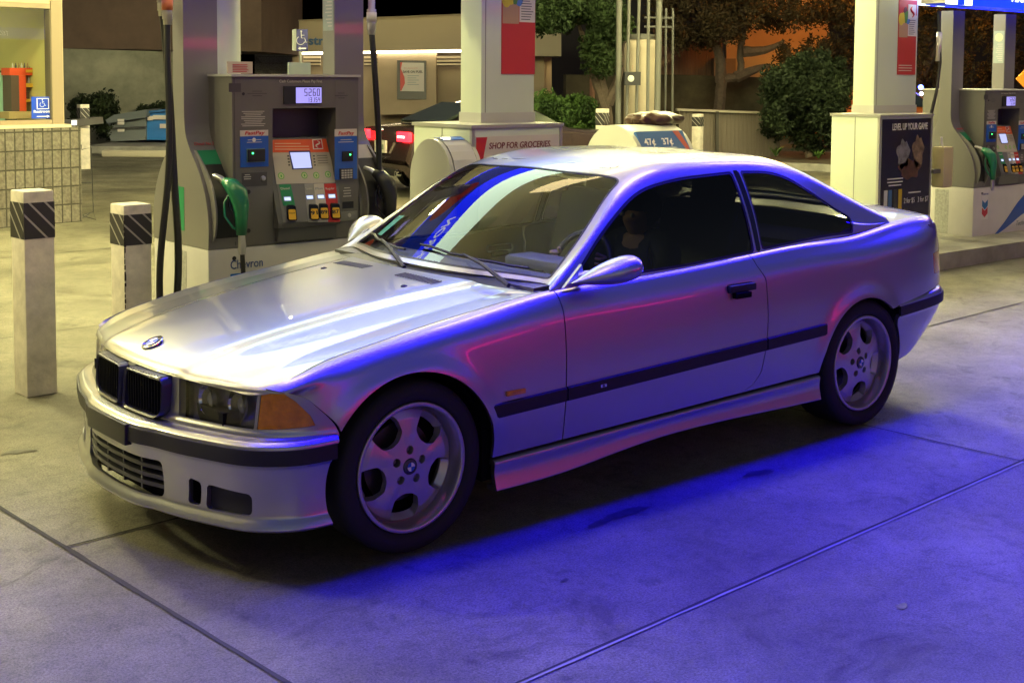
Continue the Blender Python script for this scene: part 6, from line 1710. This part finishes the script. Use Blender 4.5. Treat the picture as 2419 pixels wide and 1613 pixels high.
kx = [(-.06, .74, .38, .55, 0, 0), (0., .84, .26, .78, 0, 0), (.06, .87, .24, .96, 0, 0), (.5, .90, .22, 1.00, 0, 0), (.75, .91, .22, 1.0, 1.02, .70), (1.2, .91, .22, .98, 1.27, .58), (1.6, .91, .22, .97, 1.36, .58), (2.0, .91, .22, .95, 1.36, .60), (2.45, .91, .22, .94, 1.19, .66), (2.9, .90, .22, .93, .95, .74), (3.9, .88, .24, .86, 0, 0), (4.4, .80, .26, .74, 0, 0), (4.52, .66, .35, .6, 0, 0)]
ks = Spl([k[0] for k in kx], [k[1:4] for k in kx])
secs = []
for k in kx: secs.append(carsec(*k[:4], max(k[4], k[3]), k[5]))
body2 = loft2(secs, 'body', DP, c2)
c2.rotation_euler = (0, 0, yaw2); c2.scale = (.94, .94, .97)
GLS = mat('dark_glass', (.02, .03, .025), rough=.05, coat=1)
for sd in (-1, 1):
    bm = bmesh.new(); prism(bm, [(.9, sd * .80, 1.03), (1.25, sd * .67, 1.23), (1.62, sd * .635, 1.305), (2.0, sd * .65, 1.30), (2.42, sd * .74, 1.13), (2.7, sd * .80, .98)], (0, sd * .012, .004)); link('side_window', bm, GLS, c2)
    # rim of tail lights
    q = boxo('tail_light', (-.075, min(sd * .48, sd * .84), .80), (-.0, max(sd * .48, sd * .84), .94), mat('tail_lit', (.4, 0, 0), emit=(1, .012, .02), es=9), c2, .02)
    boxo('lamp_core', (-.082, min(sd * .52, sd * .74), .855), (-.0765, max(sd * .52, sd * .74), .885), mat('tail_core', (.6, .1, .1), emit=(1, .35, .3), es=9), q)
    bm = bmesh.new(); lathe(bm, [(.028, -.05), (.042, -.05), (.045, .02)], 16, 'x', ctr=(-.06, sd * .52, .34)); link('exhaust', bm, CHROME, c2, True)
    for x in (.95, 3.75):
        bm = bmesh.new(); lathe(bm, [(.0005, -.02), (.20, -.02), (.22, -.03), (.30, -.03), (.325, -.01), (.325, .2)], 28, 'y'); q = link('wheel', bm, TYRE, c2, True, (x, sd * .88, .325)); q.rotation_euler = (0, 0, 0 if sd < 0 else math.pi)
bm = bmesh.new(); prism(bm, [(.62, -.66, 1.035), (.62, .66, 1.035), (1.28, .52, 1.30), (1.28, -.52, 1.30)], (-.012, 0, .035)); link('rear_window', bm, GLS, c2)
pl2 = boxo('number_plate', (-.10, -.17, .62), (-.065, .17, .80), mat('plate_white', (.55, .52, .46), rough=.5), c2)
lines('plate_print', (0, 0), .1, 1, .1, INK, None, 0).name = 'tmp_lines'; bpy.data.objects.remove(bpy.data.objects['tmp_lines'])
boxo('plate_print', (-.1025, -.12, .665), (-.1005, .12, .74), mat('plate_ink', (.2, .25, .2), rough=.6, noise=.9, nscale=40), pl2)
bm = bmesh.new(); lathe(bm, [(.0005, -.085), (.035, -.085), (.038, -.06)], 20, 'x', ctr=(0, 0, .95)); link('badge', bm, CHROME, c2)
boxo('bumper_trim', (-.09, -.5, .30), (-.02, .5, .40), INK, c2); bm = bmesh.new(); prism(bm, [(1.5, -.02, 1.36), (1.66, -.02, 1.41), (1.72, -.02, 1.37)], (0, .04, 0)); link('aerial_fin', bm, DP, c2)

# ================================================================ right of the middle: frame, tank, fences, bank
GP = mat('pipe_grey', (.11, .11, .10), rough=.5)
pf2 = empty('pipe_frame', (*at(1470, 330, 22)[:2], 0), 0, 'frame of tall grey pipes standing round the beige tank', 'pipe frame')
for (x0, y0, x1, y1, r) in ((1423, -40, 1419, 330, .05), (1446, -40, 1438, 330, .028), (1469, -40, 1460, 330, .028), (1490, -40, 1487, 330, .028), (1515, -40, 1508, 330, .055)):
    bm = bmesh.new(); tube(bm, [at(x0, y0, 21.6), at(x1, y1, 21.6)], r, 10); par(link('pipe', bm, GP, None, True), pf2)
for (y) in (41, 62):
    bm = bmesh.new(); tube(bm, [at(1480, y, 23.6), at(1548, y + 1, 23.6)], .02, 6); par(link('rail', bm, GP, None, True), pf2)
for x in (1530, 1546): bm = bmesh.new(); tube(bm, [at(x, 20, 23.6), at(x - 2, 270, 23.6)], .022, 6); par(link('pipe', bm, GP, None, True), pf2)
bx_ = boxo('sensor_box', (-.13, -.1, -.11), (.13, .1, .11), INK); bx_.location = [float(a) for a in at(1452, 181, 21.3)]; bx_.rotation_euler = (0, 0, R(-40)); tag(bx_, 'small black sensor box clamped to the tall grey pipes', 'lamp')  # black sensor box, gives off no light
bm = bmesh.new(); lathe(bm, [(.0005, -.115), (.05, -.112), (.055, -.10)], 18, 'y', ctr=(-.03, 0, 0)); link('lens', bm, mat('lens_pale', (.6, .62, .6), rough=.2), bx_)
tk = at(1472, 300, 22.8); bm = bmesh.new(); rT = 40 * 22.8 / 2978; zT = at(1472, 97, 22.8)[2]
lathe(bm, [(rT, 0), (rT, zT - .12), (rT * .96, zT - .04), (rT * .75, zT + .03), (rT * .3, zT + .06), (.001, zT + .07)], 40, 'z')
tn = link('gas_tank', bm, mat('tank_beige', (.42, .36, .27), rough=.55, noise=.15, nscale=2), None, 2, (tk[0], tk[1], 0)); tag(tn, 'upright beige gas tank with red printed warning behind the pipes', 'tank')
q = at(1452, 160, 22.8 - rT - .02) - np.array([tk[0], tk[1], 0]); q2 = text('lettering', 'FLAMMABLE', (q[0], q[1], q[2]), .10, mat('faded_red', (.30, .10, .08), rough=.6), tn, ux=_r * np.array([1, 1, 0]), uy=(0, 0, 1), width=.30)
bm = bmesh.new(); lathe(bm, [(.22, 0), (.22, .09), (.001, .10)], 20, 'z'); link('valve_cover', bm, GP, tn, True, (0, 0, zT + .04))

FN = mat('fence_greybrown', (.15, .125, .10), rough=.85)
def fence_boards(name, x0, x1, yt0, yt1, yb0, yb1, Z, n, m, label, th=.05):
    e = empty(name, (*at((x0 + x1) / 2, yb0, Z)[:2], 0), 0, label, 'fence'); bm = bmesh.new()
    for k in range(n):
        a, b = x0 + (x1 - x0) * k / n, x0 + (x1 - x0) * (k + .86) / n; ta = yt0 + (yt1 - yt0) * k / n; ba = yb0 + (yb1 - yb0) * k / n
        prism(bm, [at(a, ta, Z), at(b, ta, Z), at(b, ba, Z), at(a, ba, Z)], FWD * th)
    par(link('boards', bm, m), e); return e
lf = fence_boards('low_fence', 1560, 1790, 256, 262, 362, 366, 26, 38, FN, 'low grey-brown ribbed fence behind the bollards')
pxslab('backing', [(1560, 258), (1790, 263), (1790, 366), (1560, 362)], 26.12, .05, mat('fence_back', (.09, .075, .06), rough=.9), parent=lf)
pxslab('top_rail', [(1556, 250), (1745, 257), (1745, 262), (1556, 255)], 25.9, .3, mat('rail_pale', (.28, .25, .20), rough=.6), parent=lf)
pxslab('post', [(1645, 256), (1651, 256), (1651, 366), (1645, 366)], 25.85, .1, mat('post_dark', (.05, .045, .04), rough=.8), parent=lf)
ft = fence_boards('timber_fence', 1500, 1660, 60, 90, 180, 180, 37, 26, mat('timber_brown', (.16, .085, .05), rough=.85), 'brown timber board fence up the bank under the trees')
bm = bmesh.new(); tube(bm, [at(1510, 150, 36), at(1570, 100, 36), at(1625, 65, 36)], .07, 6); tube(bm, [at(1510, 160, 36), at(1570, 110, 36), at(1625, 75, 36)], .05, 6)
par(link('stair_rail', bm, mat('timber_pale', (.22, .13, .08), rough=.8)), ft)
pxslab('shed_wall', [(1640, 135), (1690, 135), (1690, 190), (1640, 190)], 36.5, .8, mat('shed_brown', (.20, .13, .08), rough=.85), 'small pale brown shed wall between the tree trunks', 'shed')
pxslab('orange_wall', [(1668, 10), (1905, -10), (1905, 235), (1668, 215)], 38.5, .5, mat('stucco_ochre', (.55, .34, .14), rough=.85, noise=.15, nscale=.7), 'orange-lit stucco house wall behind the trees', 'house wall')
pxslab('bank', [(1300, 172), (1560, 172), (1745, 178), (1790, 190), (2352, 220), (2352, 420), (1300, 420)], 35.5, 2.0, mat('bank_soil', (.06, .05, .03), rough=1, noise=.6, nscale=1.2), kind='structure')
pxslab('dark_backdrop', [(1230, -200), (1700, -200), (2420, -200), (2420, 260), (1906, 260), (1230, 260)], 46, 4, mat('backdrop_dark', (.022, .022, .024), rough=1), 'plain dark backdrop block behind all the trees', 'building')  # dark slab standing as backdrop behind the trees
bm = bmesh.new(); tube(bm, [at(1360, 130, 30), at(1360, 330, 30)], .06, 8); tag(link('utility_post', bm, mat('post_rust', (.16, .08, .05), rough=.8), None, True), 'thin rusty brown post left of the dark tree trunk', 'post')
# planter and kerb
p = [at(x, y, z) for x, y, z in ((1640, 352, 24.5), (1935, 372, 23.0))]
bm = bmesh.new(); L_ = float(np.hypot(*(p[1] - p[0])[:2])); box(bm, (-1, 0, 0), (L_ + 6, .18, .14), .02); o = link('planter_kerb', bm, KM, None, False, (p[0][0], p[0][1], 0)); o.rotation_euler = (0, 0, math.atan2((p[1] - p[0])[1], (p[1] - p[0])[0])); tag(o, kind='structure')
bm = bmesh.new(); box(bm, (-1, .2, 0), (L_ + 6, 4, .11)); o = link('planter_soil', bm, mat('mulch', (.10, .075, .055), rough=1, noise=.5, nscale=9), None, False, (p[0][0], p[0][1], 0)); o.rotation_euler = (0, 0, math.atan2((p[1] - p[0])[1], (p[1] - p[0])[0])); tag(o, kind='structure')


def simple_car(name, px, py, Z, yaw, m, label, sc=1.):
    e = empty(name, (*at(px, py, Z)[:2], 0), yaw, label, 'car')
    kk = [(-2.2, .70, .35, .62, 0, 0), (-2.1, .85, .25, .86, 0, 0), (-1.5, .90, .22, .94, 0, 0), (-1.0, .90, .22, .95, 1.0, .74), (-.4, .90, .22, .95, 1.42, .62), (.5, .90, .22, .95, 1.44, .64), (1.1, .90, .22, .95, 1.02, .74), (2.0, .86, .24, .82, 0, 0), (2.25, .72, .34, .6, 0, 0)]
    loft2([carsec(*k[:4], max(k[4], k[3]), k[5]) for k in kk], 'body', m, e)
    for sd in (-1, 1):
        bm = bmesh.new(); prism(bm, [(-.85, sd * .82, 1.0), (-.35, sd * .67, 1.33), (.5, sd * .69, 1.35), (.95, sd * .80, 1.02)], (0, sd * .02, .004)); link('side_window', bm, GLS, e)
        for x in (-1.4, 1.4):
            bm = bmesh.new(); lathe(bm, [(.0005, -.02), (.2, -.02), (.31, -.03), (.33, 0), (.33, .2)], 20, 'y'); q = link('wheel', bm, TYRE, e, True, (x, sd * .87, .33)); q.rotation_euler = (0, 0, 0 if sd < 0 else math.pi)
    e.scale = (sc, sc, sc); return e


simple_car('orange_car', 2020, 300, 31, R(-30), mat('paint_orange', (.60, .16, .03), rough=.3, coat=1), 'orange car half hidden between the shrub and the right column')
simple_car('parked_car', 2175, 285, 33, R(-35), mat('paint_black', (.03, .03, .032), rough=.25, coat=1), 'black car parked behind the right column')
for (x, y, r, c, lab) in ((2115, 201, .10, (.05, .1, 1), 'small bright blue lamp glowing in the dark above the black car'), (2116, 216, .07, (1, .95, .9), 'small white lamp glowing just under the blue lamp')):
    bm = bmesh.new(); bmesh.ops.create_uvsphere(bm, u_segments=12, v_segments=8, radius=r * .6); p = at(x, y, 31); o = link('small_lamp', bm, mat('lamp_%d' % y, (.5, .5, .5), emit=c, es=25), None, True, p); tag(o, lab, 'lamp')
    boxo('bracket', (-.02, -.02, -.5), (.02, .02, -.04), GP, o)
sgn = empty('warning_sign', (*at(2350, 300, 16)[:2], 0), 0, 'orange diamond road sign cut by the right edge of the picture', 'sign')
pxslab('plate', [(2334, 182), (2362, 152), (2392, 182), (2362, 212)], 17, .02, mat('sign_orange', (.85, .28, .01), rough=.5), parent=sgn); bm = bmesh.new(); tube(bm, [at(2362, 200, 17.05), (*at(2362, 200, 17.05)[:2], 0)], .03, 8); par(link('post', bm, GP), sgn)
wbk = boxo('wash_bucket', (7.02, 2.24, .66), (7.19, 2.37, 1.05), mat('bucket_cream', (.48, .40, .24), rough=.5), None, .02); tag(wbk, 'cream squeegee holder mounted at the end of the dark advert box', 'squeegee holder')
bm = bmesh.new(); tube(bm, [(7.09, 2.30, 1.0), (7.06, 2.30, 1.14)], .012, 8); link('squeegee_handle', bm, WHITE, wbk, True)
boxo('bracket', (6.90, 2.27, .80), (7.02, 2.34, .84), GP, wbk)

# ================================================================ lights out of frame
def lamp_post(name, base, h_, col_, es_, label, size=.5, tilt=None):
    e = empty(name, base, 0, label, 'street lamp')
    bm = bmesh.new(); tube(bm, [(0, 0, 0), (0, 0, h_)], [.1, .06], 10); link('pole', bm, GP, e, True)
    boxo('head', (-size * .6, -size * .6, h_), (size * .6, size * .6, h_ + .12), INK, e)
    boxo('lens', (-size / 2, -size / 2, h_ - .22), (size / 2, size / 2, h_ - .002), mat(name + '_glow', (.9, .6, .3), emit=col_, es=es_), e)
    return e


p = at(2035, 300, 33); lamp_post('assumed_sodium_lamp', (float(p[0]), float(p[1]), 0), 5.6, (1, .34, .02), 180, 'assumed orange sodium street lamp behind the right column, head out of frame', .7)  # unseen lamp, assumed from the orange light on the trees and wall
p = at(1700, 300, 30); lamp_post('assumed_sodium_lamp', (float(p[0]) + 9, float(p[1]) - 9, 0), 7.5, (1, .34, .02), 110, 'assumed orange sodium street lamp over the forecourt exit, out of frame', .5)  # second assumed lamp, out of view, for the orange-lit ground
# assumed shop front with assumed red tube sign, behind the photographer: mirrored in the car's doors
sf = empty('assumed_shop_front', (6, -15, 0), 0, 'dark shop front assumed across the lane with an assumed long red tube sign', 'shop')
boxo('wall', (-14, -.3, 0), (14, 0, 3.6), mat('assumed_shop_wall', (.08, .07, .08), rough=.8), sf)
for k, (xa, xb, za, zb) in enumerate(((-9, -3.2, 2.2, 2.42), (-2.8, 1.5, 2.5, 2.72), (1.9, 4.2, 2.2, 2.42), (4.6, 9, 2.6, 2.8))):
    boxo('assumed_red_sign', (xa, .02, za), (xb, .12, zb), mat('assumed_red_neon', (.3, 0, .02), emit=(1, .0, .16), es=10), sf)  # assumed red sign, unseen; its glow reddens the car's side
lamp_post('added_lamp', (9, -25, 0), 8.0, (1, .80, .60), 14, 'warm white lamp added across the lane behind the photographer, out of frame', .9)  # lamp added behind the camera to warm faces turned that way
